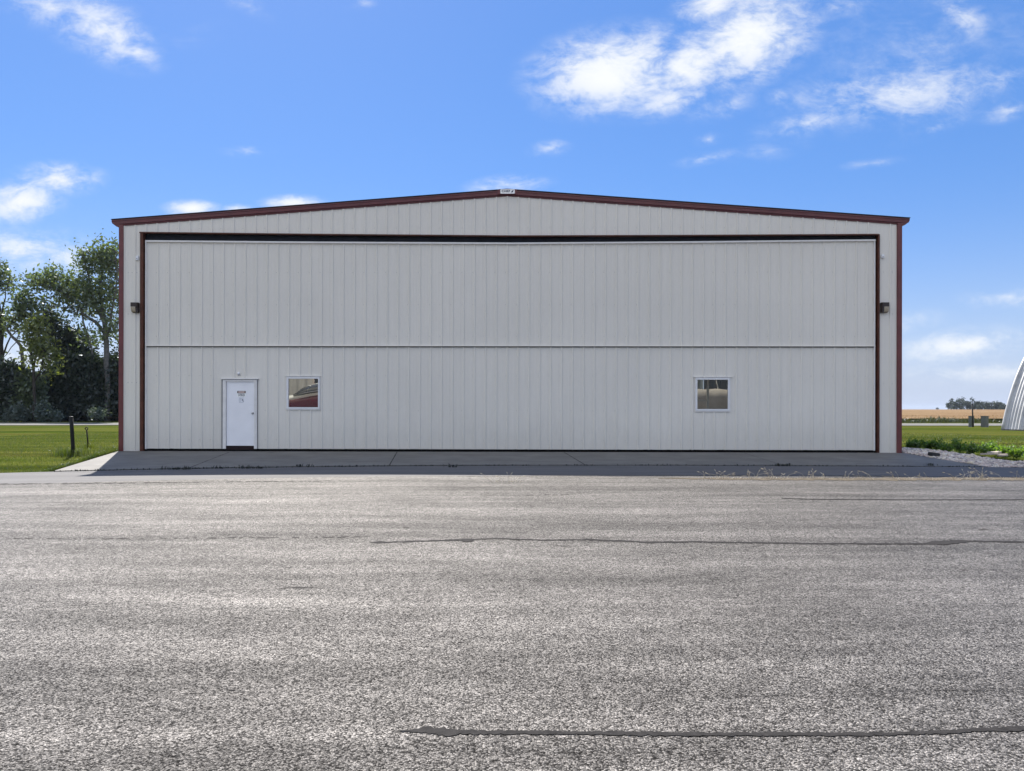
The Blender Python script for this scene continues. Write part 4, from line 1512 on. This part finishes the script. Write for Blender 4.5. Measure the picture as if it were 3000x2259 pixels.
tree("bent_poplar", "thin poplar with a pale bent bare trunk", "tree", 81.0,
     [[(70, 1237, .2), (69, 1130, .19), (66, 1060, .17), (60, 1015, .16), (48, 1000, .15), (28, 978, .13), (20, 965, .11), (35, 945, .09), (58, 905, .06), (70, 880, .03)],
      [(48, 1000, .06), (60, 975, .05), (80, 965, .04)], [(50, 1002, .05), (20, 1040, .04), (5, 1060, .03)], [(30, 972, .06), (62, 975, .06), (110, 960, .03)]],
     [(66, 885, 26, 30, 40), (78, 910, 24, 26, 26), (52, 925, 22, 24, 22), (92, 880, 16, 14, 8), (40, 955, 22, 10, 10), (90, 930, 16, 14, 8), (20, 945, 18, 14, 10)], LEAF_A, PALEBARK, TG, seed=5)
tree("yellow_green_tree", "slim yellow green tree in front of the dark trees", "tree", 79.5,
     [[(102, 1237, .17), (100, 1150, .15), (98, 1080, .13), (92, 1040, .1), (86, 980, .05)], [(98, 1080, .1), (108, 1020, .08), (106, 960, .04)], [(100, 1120, .09), (122, 1080, .07), (126, 1030, .05)]],
     [(108, 958, 26, 22, 34), (92, 975, 16, 18, 12), (105, 1010, 26, 26, 40), (132, 1020, 26, 26, 36), (148, 1045, 22, 26, 22), (96, 1050, 16, 22, 14), (150, 1080, 16, 24, 12), (86, 1010, 12, 16, 8)], LEAF_Y, BARK, TG, seed=6)
tree("slender_dark_tree", "dark slender tree between the yellow green tree and the tall poplar", "tree", 86.0,
     [[(172, 1237, .22), (172, 1130, .2), (168, 1050, .16), (160, 980, .12), (150, 920, .06)], [(170, 1070, .12), (195, 1000, .09), (200, 960, .05), (215, 930, .02)], [(165, 1010, .07), (120, 960, .05), (110, 930, .03)]],
     [(135, 935, 32, 26, 36), (165, 950, 26, 22, 24), (185, 1005, 36, 30, 60), (210, 985, 26, 26, 30), (205, 1050, 36, 24, 40), (150, 985, 22, 18, 14), (240, 1010, 24, 24, 24), (120, 900, 20, 16, 8), (255, 1040, 30, 26, 40)], LEAF_D, BARK, TG, n_leaf=15, seed=7)
SG = "dark bushes under the shelter belt"
BUSH = [
    ("big dark bush spreading under the tall poplar by the hangar corner", 85.0, 300, [(300, 1130, 62, 70, 260), (310, 1190, 62, 50, 200), (330, 1080, 30, 30, 50)], LEAF_D, 11),
    ("big dark bush behind the leaning black post", 84.0, 225, [(225, 1110, 62, 50, 190), (225, 1180, 66, 56, 260), (240, 1065, 40, 20, 44)], LEAF_D, 12),
    ("dark bush below the slim yellow green tree", 83.5, 150, [(150, 1150, 48, 50, 120), (150, 1205, 52, 34, 120), (160, 1100, 30, 26, 30)], LEAF_D, 13),
    ("mid green bush in front of the bent pale trunk", 80.5, 80, [(80, 1130, 42, 34, 80), (75, 1185, 46, 50, 150), (60, 1110, 20, 20, 20)], LEAF_A, 14),
    ("broad dark bush at the photo's outer edge", 80.0, 15, [(12, 1110, 38, 44, 90), (5, 1180, 48, 54, 170), (30, 1085, 16, 18, 14)], LEAF_D, 15),
    ("dark bush half hidden behind the hangar corner", 88.0, 370, [(380, 1100, 60, 90, 160), (390, 1190, 70, 50, 160)], LEAF_D, 16),
    ("dark bush at the back of the gap beside the bent trunk", 93.0, 45, [(45, 1190, 60, 46, 150)], LEAF_D, 17),
]
for lab, Y, px, bl, mt, sd in BUSH:
    tree("dark_bush", lab, "bush", Y, [[(px, 1237, .12), (px + 4, 1180, .1), (px - 3, 1110, .05)], [(px + 2, 1200, .07), (px - 25, 1140, .03)], [(px + 2, 1200, .07), (px + 25, 1130, .03)]], bl, mt, BARK, SG, leaf=0.24, n_leaf=30, spread=0.7, ydepth=0.5, seed=sd)
SV = "silvery bushes at the wood's edge"
for lab, px, bl, sd in (("silvery bush at the wood's edge below the broad dark bush", 52, [(52, 1214, 30, 20, 34), (40, 1225, 30, 10, 20)], 21),
                        ("silvery bush at the wood's edge left of the leaning black post", 128, [(125, 1207, 22, 24, 34), (150, 1220, 28, 14, 24)], 22),
                        ("small silvery bush at the wood's edge near the hangar corner", 287, [(287, 1212, 18, 10, 14)], 23)):
    tree("silvery_bush", lab, "bush", 78.8, [[(px, 1237, .05), (px, 1222, .03), (px + 2, 1210, .02)]], bl, LEAF_S, BARK, SV, leaf=0.13, n_leaf=34, spread=0.5, ydepth=0.6, seed=sd)

# far shelter grove on the skyline, each tree a thing
FG = "far trees on the skyline"
far_spec = [(2786, 1170, 14, 26), (2802, 1172, 10, 24), (2818, 1166, 12, 30), (2834, 1174, 9, 22), (2850, 1170, 13, 28), (2864, 1176, 9, 22), (2877, 1178, 10, 20), (2892, 1177, 7, 21), (2906, 1178, 10, 20), (2919, 1180, 6, 19), (2930, 1181, 9, 18), (2943, 1185, 9, 14), (2955, 1189, 8, 10), (2970, 1186, 10, 12), (2990, 1184, 12, 13)]
far_lab = ["far tree at the near end of the skyline grove with a ragged top", "far slim tree next to the grove's ragged end tree", "tallest far tree of the skyline grove", "far low tree beside the tallest one of the grove", "far round tree above the black post's tip",
           "far tree just past the black post in the grove", "far tree with a bushy top mid grove", "far narrow tree standing mid grove between gaps", "far tree in the thinning half of the grove", "far narrow tree in the thinning half of the grove",
           "far low round tree in the thinning half of the grove", "far low tree near the metal hut", "lowest far tree beside the metal hut's edge", "far tree partly behind the metal hut's edge", "far tree behind the metal hut"]
YF = 640.0
for (px, py, hw_, hh_), lab in zip(far_spec, far_lab):
    rg = np.random.default_rng(int(px))
    top = py - 2
    yy = YF + rg.uniform(-25, 25)
    gx_ = (px - CX) / F * yy
    base = Vector((gx_, yy, float(ground_z(gx_, yy)) - 0.1))
    root = tag(empty("distant_tree", base), lab, "tree", FG)
    mtop = at(px, py - hh_ * 0.15, yy) - base
    mb = MB()
    mb.tube([(0, 0, 0), (rg.uniform(-.4, .4), 0, mtop.z * 0.5), (mtop.x, 0, mtop.z)], [0.5, 0.35, 0.1], 6)
    cents = []
    sw = hw_ / F * YF
    zt_ = (HY - (py - hh_ * 0.16)) / F * YF + EYE - base.z
    for k in range(int(26 + hw_ * 3)):
        q = rg.uniform(-1, 1, 3)
        if (q ** 2).sum() > 1.0:
            continue
        zc = zt_ * (0.55 + 0.45 * q[2]) if k % 3 else zt_ * 0.25 * (1 + q[2])
        cents.append([q[0] * sw * (1.25 if k % 3 == 0 else 1.0), q[1] * sw, zc])
    for c in cents[::4]:
        mb.tube([(0, 0, max(0.5, c[2] - 1.5)), c], [0.12, 0.05], 4, cap=False)
    mb.build("trunk", BARK, root)
    v, f = leaves(cents, 34, 1.15, 0.52, rg=rg)
    ok = v.reshape(-1, 4, 3)[:, :, 2].min(1) > 0.05
    v = v.reshape(-1, 4, 3)[ok].reshape(-1, 3)
    np_mesh("crown", v, np.arange(len(v)).reshape(-1, 4), LEAF_F, root)
px, yy = 2747, 1500.0
rg = np.random.default_rng(5)
base = Vector(((px - CX) / F * yy, yy, float(ground_z(0, yy)) - 0.1))
root = tag(empty("distant_tree", base), "lone tiny tree on the wheat field's skyline", "tree")
mb = MB()
mb.tube([(0, 0, 0), (0, 0, 3.0)], [0.4, 0.15], 6)
mb.build("trunk", BARK, root)
v, f = leaves(rg.normal(size=(26, 3)) * np.array([1.5, 1.3, 0.7]) + np.array([0, 0, 3.0]), 26, 0.9, 0.5, rg=rg)
np_mesh("crown", v, f, LEAF_F, root)

# ------------------------------------------------------------------ things on the left lawn
p0 = on_ground(215.5, 1337)
post = tag(empty("black_post", p0), "thick black post leaning at the lawn's edge near the hangar corner", "post")
topv = at(208.5, 1224, p0.y) - p0
mb = MB()
mb.tube([(0.0, 0, -0.2), topv * 0.33, topv * 0.66, topv], [0.053, 0.054, 0.055, 0.056], 18)
mb.build("post_shaft", POSTBLK, post)
mb = MB()
mb.tube([topv, topv * 1.008, topv * 1.016], [0.063, 0.063, 0.05], 18)
mb.build("post_cap", plain("post_cap_grey", (0.10, 0.10, 0.10), 0.5), post)
p1 = on_ground(259.5, 1316)
stake = tag(empty("ring_stake", p1), "thin black stake with a ring top behind the thick leaning post", "stake")
topv = at(254, 1261, p1.y) - p1
mb = MB()
mb.tube([(0, 0, -0.2), topv * 0.5, topv], [0.026, 0.025, 0.024], 10)
mb.build("stake_rod", POSTBLK, stake)
mb = MB()
cc = topv + Vector((0, 0, 0.04))
mb.tube([cc + Vector((0.042 * math.cos(t), 0, 0.046 * math.sin(t))) for t in np.linspace(-math.pi / 2, 1.5 * math.pi, 20)], 0.016, 8)
mb.tube([cc + Vector((-0.04, 0, 0.0)), cc + Vector((-0.085, 0, -0.005))], [0.012, 0.01], 6)
mb.build("ring", POSTBLK, stake)

# grass: short blades over the near lawn and longer ones along the slab and posts
parts = []
N = 42000
gxx = rng.uniform(-26, -11.8, N)
gyy = 19.4 + (rng.uniform(0, 1, N) ** 1.6) * 26
ok = (gyy > edge_y(gxx) + 0.05) & ~((gxx > A0.x - 0.05 + (24.2 - gyy) * 0.10) & (gyy < 24.3)) & ((gxx < UL - 0.06) | (gyy < 24.0))
gxx, gyy = gxx[ok], gyy[ok]
parts.append(blades(np.stack([gxx, gyy, ground_z(gxx, gyy)], 1), rng.uniform(0.035, 0.075, len(gxx)), 0.006, 0.7))
N = 16000
gxx = rng.uniform(14.2, 26, N)
gyy = 21.5 + (rng.uniform(0, 1, N) ** 1.4) * 24
ok = gxx > np.interp(gyy, [20, 25.5, 30], [14.4, 13.2, 12.5])
gxx, gyy = gxx[ok], gyy[ok]
parts.append(blades(np.stack([gxx, gyy, ground_z(gxx, gyy)], 1), rng.uniform(0.04, 0.08, len(gxx)), 0.007, 0.7))
# unmown fringe along the slab's edge
N = 2600
t = rng.uniform(0, 1, N)
fxn = -11.95 + (A0.x + 0.05 + 11.95) * t - np.abs(rng.normal(0, 0.10, N)) - 0.06
fyn = 19.75 + (24.15 - 19.75) * t
parts.append(blades(np.stack([fxn, fyn, ground_z(fxn, fyn)], 1), rng.uniform(0.06, 0.20, N) * (0.5 + 0.7 * t), 0.007, 0.9))
N = 700
fxn = UL - 0.08 - np.abs(rng.normal(0, 0.16, N))
fyn = rng.uniform(23.6, 27, N)
parts.append(blades(np.stack([fxn, fyn, ground_z(fxn, fyn)], 1), rng.uniform(0.12, 0.34, N), 0.008, 0.8))
for (pp, n_, hh_, rr_) in ((p0, 260, 0.34, 0.22), (p1, 150, 0.26, 0.2), (on_ground(240, 1333), 160, 0.26, 0.3), (on_ground(190, 1335), 120, 0.30, 0.14)):
    o_ = rng.normal(0, rr_, (n_, 2))
    fxn, fyn = pp.x + o_[:, 0], pp.y + o_[:, 1]
    parts.append(blades(np.stack([fxn, fyn, ground_z(fxn, fyn)], 1), rng.uniform(0.4, 1.0, n_) * hh_, 0.008, 0.9))
v, f = merge(parts)
tag(np_mesh("grass", v, f, GRASSB), "short green lawn grass with a longer fringe by the slab and posts", "grass", kind='stuff')

# ------------------------------------------------------------------ stone bed and young shrubs on the right
def bed_in(x, y):
    e = edge_y(x)
    left = np.interp(y, [20.8, 23.9, 24.0, 26], [12.98, 12.12, 12.20, 12.20])
    right = np.interp(y, [20.5, 21.3, 25.3, 26.0], [14.9, 14.7, 13.2, 12.9])
    return (x > left) & (x < right) & (y > e + 0.04) & (y < 25.6)


def bed_z(x, y):
    d = np.asarray(y) - edge_y(x)
    return np.maximum(ground_z(x, y), 0.04) + 0.08 * smooth(0, 0.8, d) + 0.04 * smooth(1.0, 3.0, d)


bx = np.arange(12.0, 16.4, 0.2)
by = np.arange(20.6, 26.0, 0.2)
grid_sheet("gravel_bed_base", bx, by, lambda X, Y: bed_z(X, Y) - 0.035, plain("bed_soil", (0.06, 0.05, 0.042), 0.95), keep=lambda a, b: bed_in(a, b))
ico = bmesh.new()
bmesh.ops.create_icosphere(ico, subdivisions=1, radius=1.0)
iv = np.array([tuple(q.co) for q in ico.verts])
ifc = np.array([[q.index for q in fc.verts] for fc in ico.faces])
ico.free()
N = 15000
sx_, sy_ = rng.uniform(12.0, 16.4, N), rng.uniform(20.8, 25.6, N)
ok = bed_in(sx_, sy_)
sx_, sy_ = sx_[ok], sy_[ok]
M_ = len(sx_)
rad = rng.lognormal(math.log(0.031), 0.32, M_).clip(0.018, 0.075)
V_ = np.empty((M_, len(iv), 3))
for i in range(M_):
    sc_ = rad[i] * np.array([rng.uniform(0.8, 1.4), rng.uniform(0.8, 1.3), rng.uniform(0.4, 0.7)])
    ph = rng.uniform(0, 6.28, 3)
    bump_ = 1 + 0.10 * np.sin(iv[:, [0]] * 2.6 + ph[0]) + 0.10 * np.sin(iv[:, [1]] * 2.9 + ph[1]) + 0.08 * np.sin(iv[:, [2]] * 3.1 + ph[2])
    q = iv * bump_ * sc_
    a = rng.uniform(0, 6.28)
    ca, sa = math.cos(a), math.sin(a)
    q = np.stack([q[:, 0] * ca - q[:, 1] * sa, q[:, 0] * sa + q[:, 1] * ca, q[:, 2]], 1)
    V_[i] = q + np.array([sx_[i], sy_[i], float(bed_z(sx_[i], sy_[i])) + rad[i] * rng.uniform(0.0, 0.4)])
Fa = (ifc[None] + (np.arange(M_) * len(iv))[:, None, None]).reshape(-1, 3)
tag(np_mesh("river_stones", V_.reshape(-1, 3), Fa, STONES, smooth_shade=True), "mixed pinkish and tan river stones in the bed beside the slab", "stones", kind='stuff')

# edging block and boards lying on the stones
def bed_spot(px, py):
    return on_ground(px, py, lambda x, y: bed_z(x, y) + 0.03)


p = bed_spot(2736, 1333)
r = tag(empty("edging_block", p + Vector((0, 0, -0.005)), 0.25), "dark flat block lying on the stones near the hangar corner", "block")
mb = MB()
mb.idx([(-0.15, -0.09, 0), (0.15, -0.10, 0), (0.15, 0.1, 0), (-0.15, 0.09, 0), (-0.14, -0.08, 0.115), (0.15, -0.09, 0.075), (0.15, 0.1, 0.075), (-0.14, 0.09, 0.115)], [(0, 3, 2, 1), (4, 5, 6, 7), (0, 1, 5, 4), (1, 2, 6, 5), (2, 3, 7, 6), (3, 0, 4, 7)])
mb.build("block_body", DARKBLOCK, r, bevel=0.012)
for (px, py, ln_, w2, h2, rz, lab) in ((2913, 1329, 0.19, 0.08, 0.055, 0.15, "short thick pale board on the stones in front of the shrubs"), (2898, 1330, 0.24, 0.03, 0.02, -0.35, "long thin pale slat on the stones beside the thick board"), (2938, 1334, 0.13, 0.05, 0.03, -0.2, "small pale board scrap on the stones nearest the photo's edge")):
    p = bed_spot(px, py)
    o_ = MB()
    o_.box(-ln_, ln_, -w2, w2, -0.03, h2)
    b_ = o_.build("pale_board", OLDWOOD, None, p + Vector((0, 0, 0.03)), bevel=0.006)
    b_.rotation_euler = (0.05, -0.06, rz)
    tag(b_, lab, "board", "pale boards on the stones")

shr = [(2668, 1310, 10, 20, "low pale green seedling clump beside the hangar corner trim"), (2688, 1311, 22, 26, "young green shrub nearest the hangar corner"), (2718, 1311, 17, 22, "small bright green shrub second from the hangar corner"), (2745, 1312, 18, 30, "upright shrub with a dark base above the edging block"), (2772, 1316, 14, 14, "tiny low shrub before the tallest one"),
       (2812, 1320, 23, 44, "tallest dark green shrub of the row"), (2848, 1324, 25, 28, "wide low shrub just past the tallest one"), (2884, 1328, 22, 36, "round shrub behind the pale boards"), (2910, 1324, 18, 32, "shrub standing behind the thick pale board"), (2940, 1332, 25, 32, "leafy shrub past the pale boards"), (2978, 1338, 30, 36, "broad dark shrub at the photo's outer edge"), (3030, 1346, 32, 40, "shrub beyond the broad dark one at the row's near end")]
for i, (px, py, rx, h_, lab) in enumerate(shr):
    rg = np.random.default_rng(100 + i)
    p = on_ground(px, py, lambda x, y: bed_z(x, y) - 0.02)
    s_ = p.y / F
    root = tag(empty("young_shrub", p), lab, "shrub", "young shrubs behind the stones")
    H, W = h_ * s_ * 1.05, rx * s_
    mb = MB()
    cents = []
    for k in range(16):
        a = rg.uniform(0, 6.28)
        rr_ = W * math.sqrt(rg.uniform(0, 1))
        hh_ = H * rg.uniform(0.45, 1.0) * (1 - 0.35 * (rr_ / W) ** 2)
        tip = Vector((rr_ * math.cos(a), rr_ * math.sin(a), hh_))
        mb.tube([(0, 0, -0.03), tip * 0.5 + Vector((0, 0, 0.03)), tip], [0.008, 0.006, 0.003], 5, cap=False)
        for t_ in (0.35, 0.6, 0.8, 0.95):
            cents.append(tuple(tip * t_))
    mb.build("stem", plain("shrub_stem", (0.05, 0.06, 0.03), 0.8) if i == 0 else bpy.data.materials["shrub_stem"], root)
    v, f = leaves(cents, 9, 0.085, 0.042, rg=rg)
    np_mesh("foliage", v, f, SHRUB, root)

# ------------------------------------------------------------------ dry weeds along the seam, dark weeds along the slab joint
def tuft(px, py, n_, h_, rx, mat_, lab, grp, seed, heads=True, name="dry_grass_tuft"):
    rg = random.Random(seed)
    p = on_ground(px, py, asph_z)
    root = tag(empty(name, p), lab, "grass tuft", grp)
    mb_ = MB()
    mh = MB()
    for k in range(n_):
        bx_ = rg.gauss(0, rx)
        by_ = rg.gauss(0, 0.03)
        hh_ = h_ * rg.uniform(0.35, 1.0)
        ln_ = rg.gauss(-0.05, 0.12)
        b0_ = Vector((bx_, by_, -0.005))
        t0_ = Vector((bx_ + ln_, by_ + rg.gauss(0, 0.04), hh_))
        md = b0_.lerp(t0_, 0.55) + Vector((-ln_ * 0.2, 0, 0.02))
        mb_.tube([b0_, md, t0_], [0.0030, 0.0024, 0.0016], 4, cap=False)
        if heads and hh_ > h_ * 0.5:
            e_ = t0_ + (t0_ - md).normalized() * 0.05 + Vector((ln_ * 0.1, 0, -0.004))
            mh.tube([t0_, t0_.lerp(e_, 0.4), e_], [0.003, 0.0085, 0.002], 5, cap=False)
    for k in range(n_ * 2):
        bx_ = rg.gauss(0, rx * 1.1)
        hh_ = h_ * rg.uniform(0.08, 0.3)
        mb_.tube([(bx_, rg.gauss(0, 0.03), -0.005), (bx_ + rg.gauss(0, 0.05), rg.gauss(0, 0.03), hh_)], [0.0045, 0.0015], 4, cap=False)
    mb_.build("stalks", mat_, root)
    if heads and mh.v:
        mh.build("seed_heads", mat_, root)
    return root


DG = "dry grass tufts along the asphalt seam"
spec = [(1455, 1412, 5, .30, .10, "sparse dry tuft alone at the middle of the apron's seam"), (1497, 1412, 5, .26, .09, "short dry tuft beside the lone middle one"),
        (2060, 1401, 3, .3, .04, "single thin dry stalk at the start of the weedy seam"), (2110, 1401, 14, .26, .16, "thick low dry tuft near the start of the weedy seam"), (2205, 1401, 9, .25, .12, "loose dry tuft past the thick low one"),
        (2262, 1401, 9, .34, .10, "tall dry tuft below the dark clod on the slab edge"), (2300, 1402, 5, .2, .10, "short dry tuft beside the tall one under the dark clod"), (2368, 1402, 10, .30, .12, "leaning dry tuft below the farther window"), (2405, 1402, 8, .24, .10, "dry tuft just past the one below the farther window"),
        (2475, 1402, 4, .32, .07, "thin tall dry tuft in front of the door's far end"), (2530, 1403, 9, .28, .14, "wide dry tuft in front of the door's far end"), (2628, 1403, 6, .30, .08, "dry tuft in front of the hangar's far corner"), (2665, 1404, 7, .2, .10, "short yellow dry tuft past the hangar's far corner"),
        (2722, 1404, 6, .28, .10, "sparse dry tuft in front of the edging block"), (2795, 1403, 7, .26, .10, "thin dry tuft in front of the tallest shrub"), (2838, 1403, 10, .3, .10, "dense dry tuft at the slab's pointed end"), (2868, 1403, 14, .40, .12, "tallest and densest dry tuft of the seam"), (2900, 1402, 6, .25, .08, "dry tuft right after the tallest one"),
        (2938, 1401, 3, .28, .05, "two thin dry stalks near the photo's edge"), (2985, 1401, 5, .26, .10, "last dry tuft before the photo's edge")]
for i, (px, py, n_, h_, rx, lab) in enumerate(spec):
    tuft(px, py, max(2, round(n_ * 0.75)), h_ * 0.64, rx, DRYB, lab, DG, 300 + i)
# low dark weeds in the joint between slab and asphalt: nobody could count them
parts = []
for i in range(1500):
    s = rng.uniform(0.0, 1.0)
    dens = 0.35 + 0.65 * math.sin(s * 37) ** 2
    if s > 0.35:
        dens *= 0.35
    if rng.uniform() > dens:
        continue
    p = slab_pt(s, 1.0)
    parts.append((p.x + rng.normal(0, 0.03), p.y - abs(rng.normal(0, 0.03)), p.z - 0.015))
cl = []
for px in (508, 545, 640, 715, 755, 880, 1325, 2288, 2300, 2725):
    b_ = on_ground(px, 1377 if px < 600 else (1374 if px < 800 else (1369 if px < 1500 else 1364)), asph_z)
    for k in range(26):
        cl.append((b_.x + rng.normal(0, 0.10), b_.y + rng.normal(0, 0.04), b_.z))
v1 = blades(np.array(parts), rng.uniform(0.02, 0.07, len(parts)), 0.012, 1.0)
v2 = blades(np.array(cl), rng.uniform(0.03, 0.13, len(cl)), 0.012, 1.0)
v, f = merge([v1, v2])
tag(np_mesh("joint_weeds", v, f, DARKWEED), "low dark weeds growing in the joint between slab and asphalt", "weeds", kind='stuff')

# ------------------------------------------------------------------ weeds and wheat along the field
N = 9000
wx = rng.uniform(18, 130, N)
wy = 80.8 + 0.044 * wx + rng.uniform(0, 4.0, N)
hh_ = rng.uniform(0.25, 0.75, N) * (0.75 + 0.35 * np.sin(wx * 0.9) * np.sin(wx * 0.37))
v, f = blades(np.stack([wx, wy, ground_z(wx, wy)], 1), hh_, 0.06, 0.6)
lv, lf = leaves(np.stack([wx[::3], wy[::3], ground_z(wx[::3], wy[::3]) + hh_[::3] * 0.6], 1), 3, 0.2, 0.09)
v, f = merge([(v, f), (lv, lf)])
tag(np_mesh("roadside_weeds", v, f, WEED), "dark green weeds between the taxiway and the wheat", "weeds", kind='stuff')
N = 14000
wx = rng.uniform(18, 150, N)
wy = 84.8 + 0.044 * wx + rng.uniform(0, 1, N) ** 1.5 * 40
v, f = blades(np.stack([wx, wy, ground_z(wx, wy)], 1), rng.uniform(0.45, 0.68, N), 0.035, 0.5)
tag(np_mesh("wheat_stalks", v, f, WHEATB), "ripe tan wheat standing along the front of the field", "wheat", kind='stuff')

# ------------------------------------------------------------------ post and utility boxes by the taxiway
YB = 62.0
for (px0, px1, py0, py1, yy, lab) in ((2839, 2852, 1216.5, 1249.5, 62.0, "grey utility box touching the thin black pole"), (2876, 2894, 1216.5, 1250, 61.5, "grey utility box standing free between pole and metal hut")):
    a, b = at(px0, py1, yy), at(px1, py0, yy)
    g = Vector(((a.x + b.x) / 2, yy, float(ground_z((a.x + b.x) / 2, yy))))
    r = tag(empty("utility_box", g, 0.35), lab, "utility box", "utility boxes by the taxiway")
    w2, h2 = (b.x - a.x) / 2 * 0.85, b.z - g.z
    mb = MB()
    mb.box(-w2, w2, -w2 * 0.9, w2 * 0.9, -0.05, h2 - 0.04)
    mb.build("cabinet", BOXGREY, r, bevel=0.015)
    mb = MB()
    mb.box(-w2 - 0.02, w2 + 0.02, -w2 * 0.9 - 0.02, w2 * 0.9 + 0.02, h2 - 0.04, h2)
    mb.build("lid", plain("box_lid_grey", (0.09, 0.10, 0.10), 0.6), r, bevel=0.01)
    mb = MB()
    mb.box(-w2 * 0.8, w2 * 0.8, -w2 * 0.9 - 0.012, -w2 * 0.9, 0.06, h2 - 0.1)
    mb.build("box_door", BOXGREY, r, bevel=0.005)
p = at(2851, 1249, 61.4)
g = Vector((p.x, 61.4, float(ground_z(p.x, 61.4))))
r = tag(empty("thin_pole", g), "thin black marker pole beside the grey utility boxes", "pole")
tp_ = at(2848.5, 1183, 61.4) - g
mb = MB()
mb.tube([(0, 0, -0.1), tp_ * 0.5, tp_], [0.055, 0.05, 0.05], 10)
mb.build("pole_shaft", POSTBLK, r)
mb = MB()
mb.tube([tp_, tp_ * 1.02], [0.07, 0.06], 10)
mb.build("pole_cap", POSTBLK, r)

# ------------------------------------------------------------------ the arched metal hut at the right edge
hp0 = on_ground(2939, 1258.5)
hut = tag(empty("quonset_hut", hp0), "arched corrugated metal hut standing on the lawn", "hut")
axd = Vector((0.474, -0.88, 0))
ard = Vector((0.88, 0.474, 0))
AR, T0, HALF = 14.0, math.radians(17), 5.6
T1 = math.acos(math.cos(T0) - HALF / AR)


def arch(f, o=0.0):
    """point of the arch, f from 0 (near foot) over the ridge at 0.5 to 1"""
    g = f * 2 if f <= 0.5 else (1 - f) * 2
    t = T0 + (T1 - T0) * g
    x = AR * math.cos(T0) - (AR + o) * math.cos(t)
    z = (AR + o) * math.sin(t) - AR * math.sin(T0)
    if f > 0.5:
        x = 2 * HALF - x
    return ard * x + Vector((0, 0, z))


LEN = 22.0
mb = MB()
na, step = 40, 0.04
nl = int(LEN / step)


def hut_off(s):
    q = s % 1.02
    if q < 0.10 or q > 0.92:
        return 0.10 * math.cos(((q + 0.51) % 1.02 - 0.51) / 0.10 * math.pi / 2) ** 2 if abs((q + 0.51) % 1.02 - 0.51) < 0.10 else 0.0
    return 0.03 * math.sin((q - 0.1) / 0.82 * 2 * math.pi * 4)


vs, fs = [], []
for i in range(nl + 1):
    s = i * step
    o_ = hut_off(s)
    for j in range(na + 1):
        vs.append(axd * s + arch(j / na, o_))
for i in range(nl):
    for j in range(na):
        q = i * (na + 1) + j
        fs.append((q, q + 1, q + na + 2, q + na + 1))
mb.idx(vs, fs, 0, True)
mb.build("arched_shell", GALV, hut)
for s, nm in ((-0.03, "end_wall"), (LEN + 0.03, "end_wall")):
    mb = MB()
    pts = [axd * s + arch(j / na, -0.06) for j in range(na + 1)]
    mb.face(pts)
    mb.build(nm, GALV, hut)
    mb = MB()
    mb.tube([axd * s + arch(j / na, 0.03) for j in range(na + 1)], 0.10, 8)
    mb.build("end_trim", GALV, hut)
mb = MB()
for k in (0.0, 2 * HALF):
    a, b = ard * k, axd * LEN + ard * k
    mb.sweep([a, b], [(-0.12, -0.1), (0.12, -0.1), (0.12, 0.08), (-0.12, 0.08)])
mb.build("base_curb", CONC, hut)

# ------------------------------------------------------------------ thin summer haze over the fields
mb = MB()
mb.box(-4200, 4200, -2600, 6200, -2.0, 30.0)
hm = bpy.data.materials.new("summer_haze")
hm.use_nodes = True
h_ = NT(hm.node_tree)
h_.n.remove(h_.n['Principled BSDF'])
pv = h_.add('ShaderNodeVolumePrincipled', {'Color': (0.75, 0.85, 1.0, 1.0), 'Density': 0.00008})
h_.l.new(pv.outputs[0], h_.n['Material Output'].inputs['Volume'])
tag(mb.build("haze", hm), "thin pale summer haze over the far fields", "haze", kind='stuff')
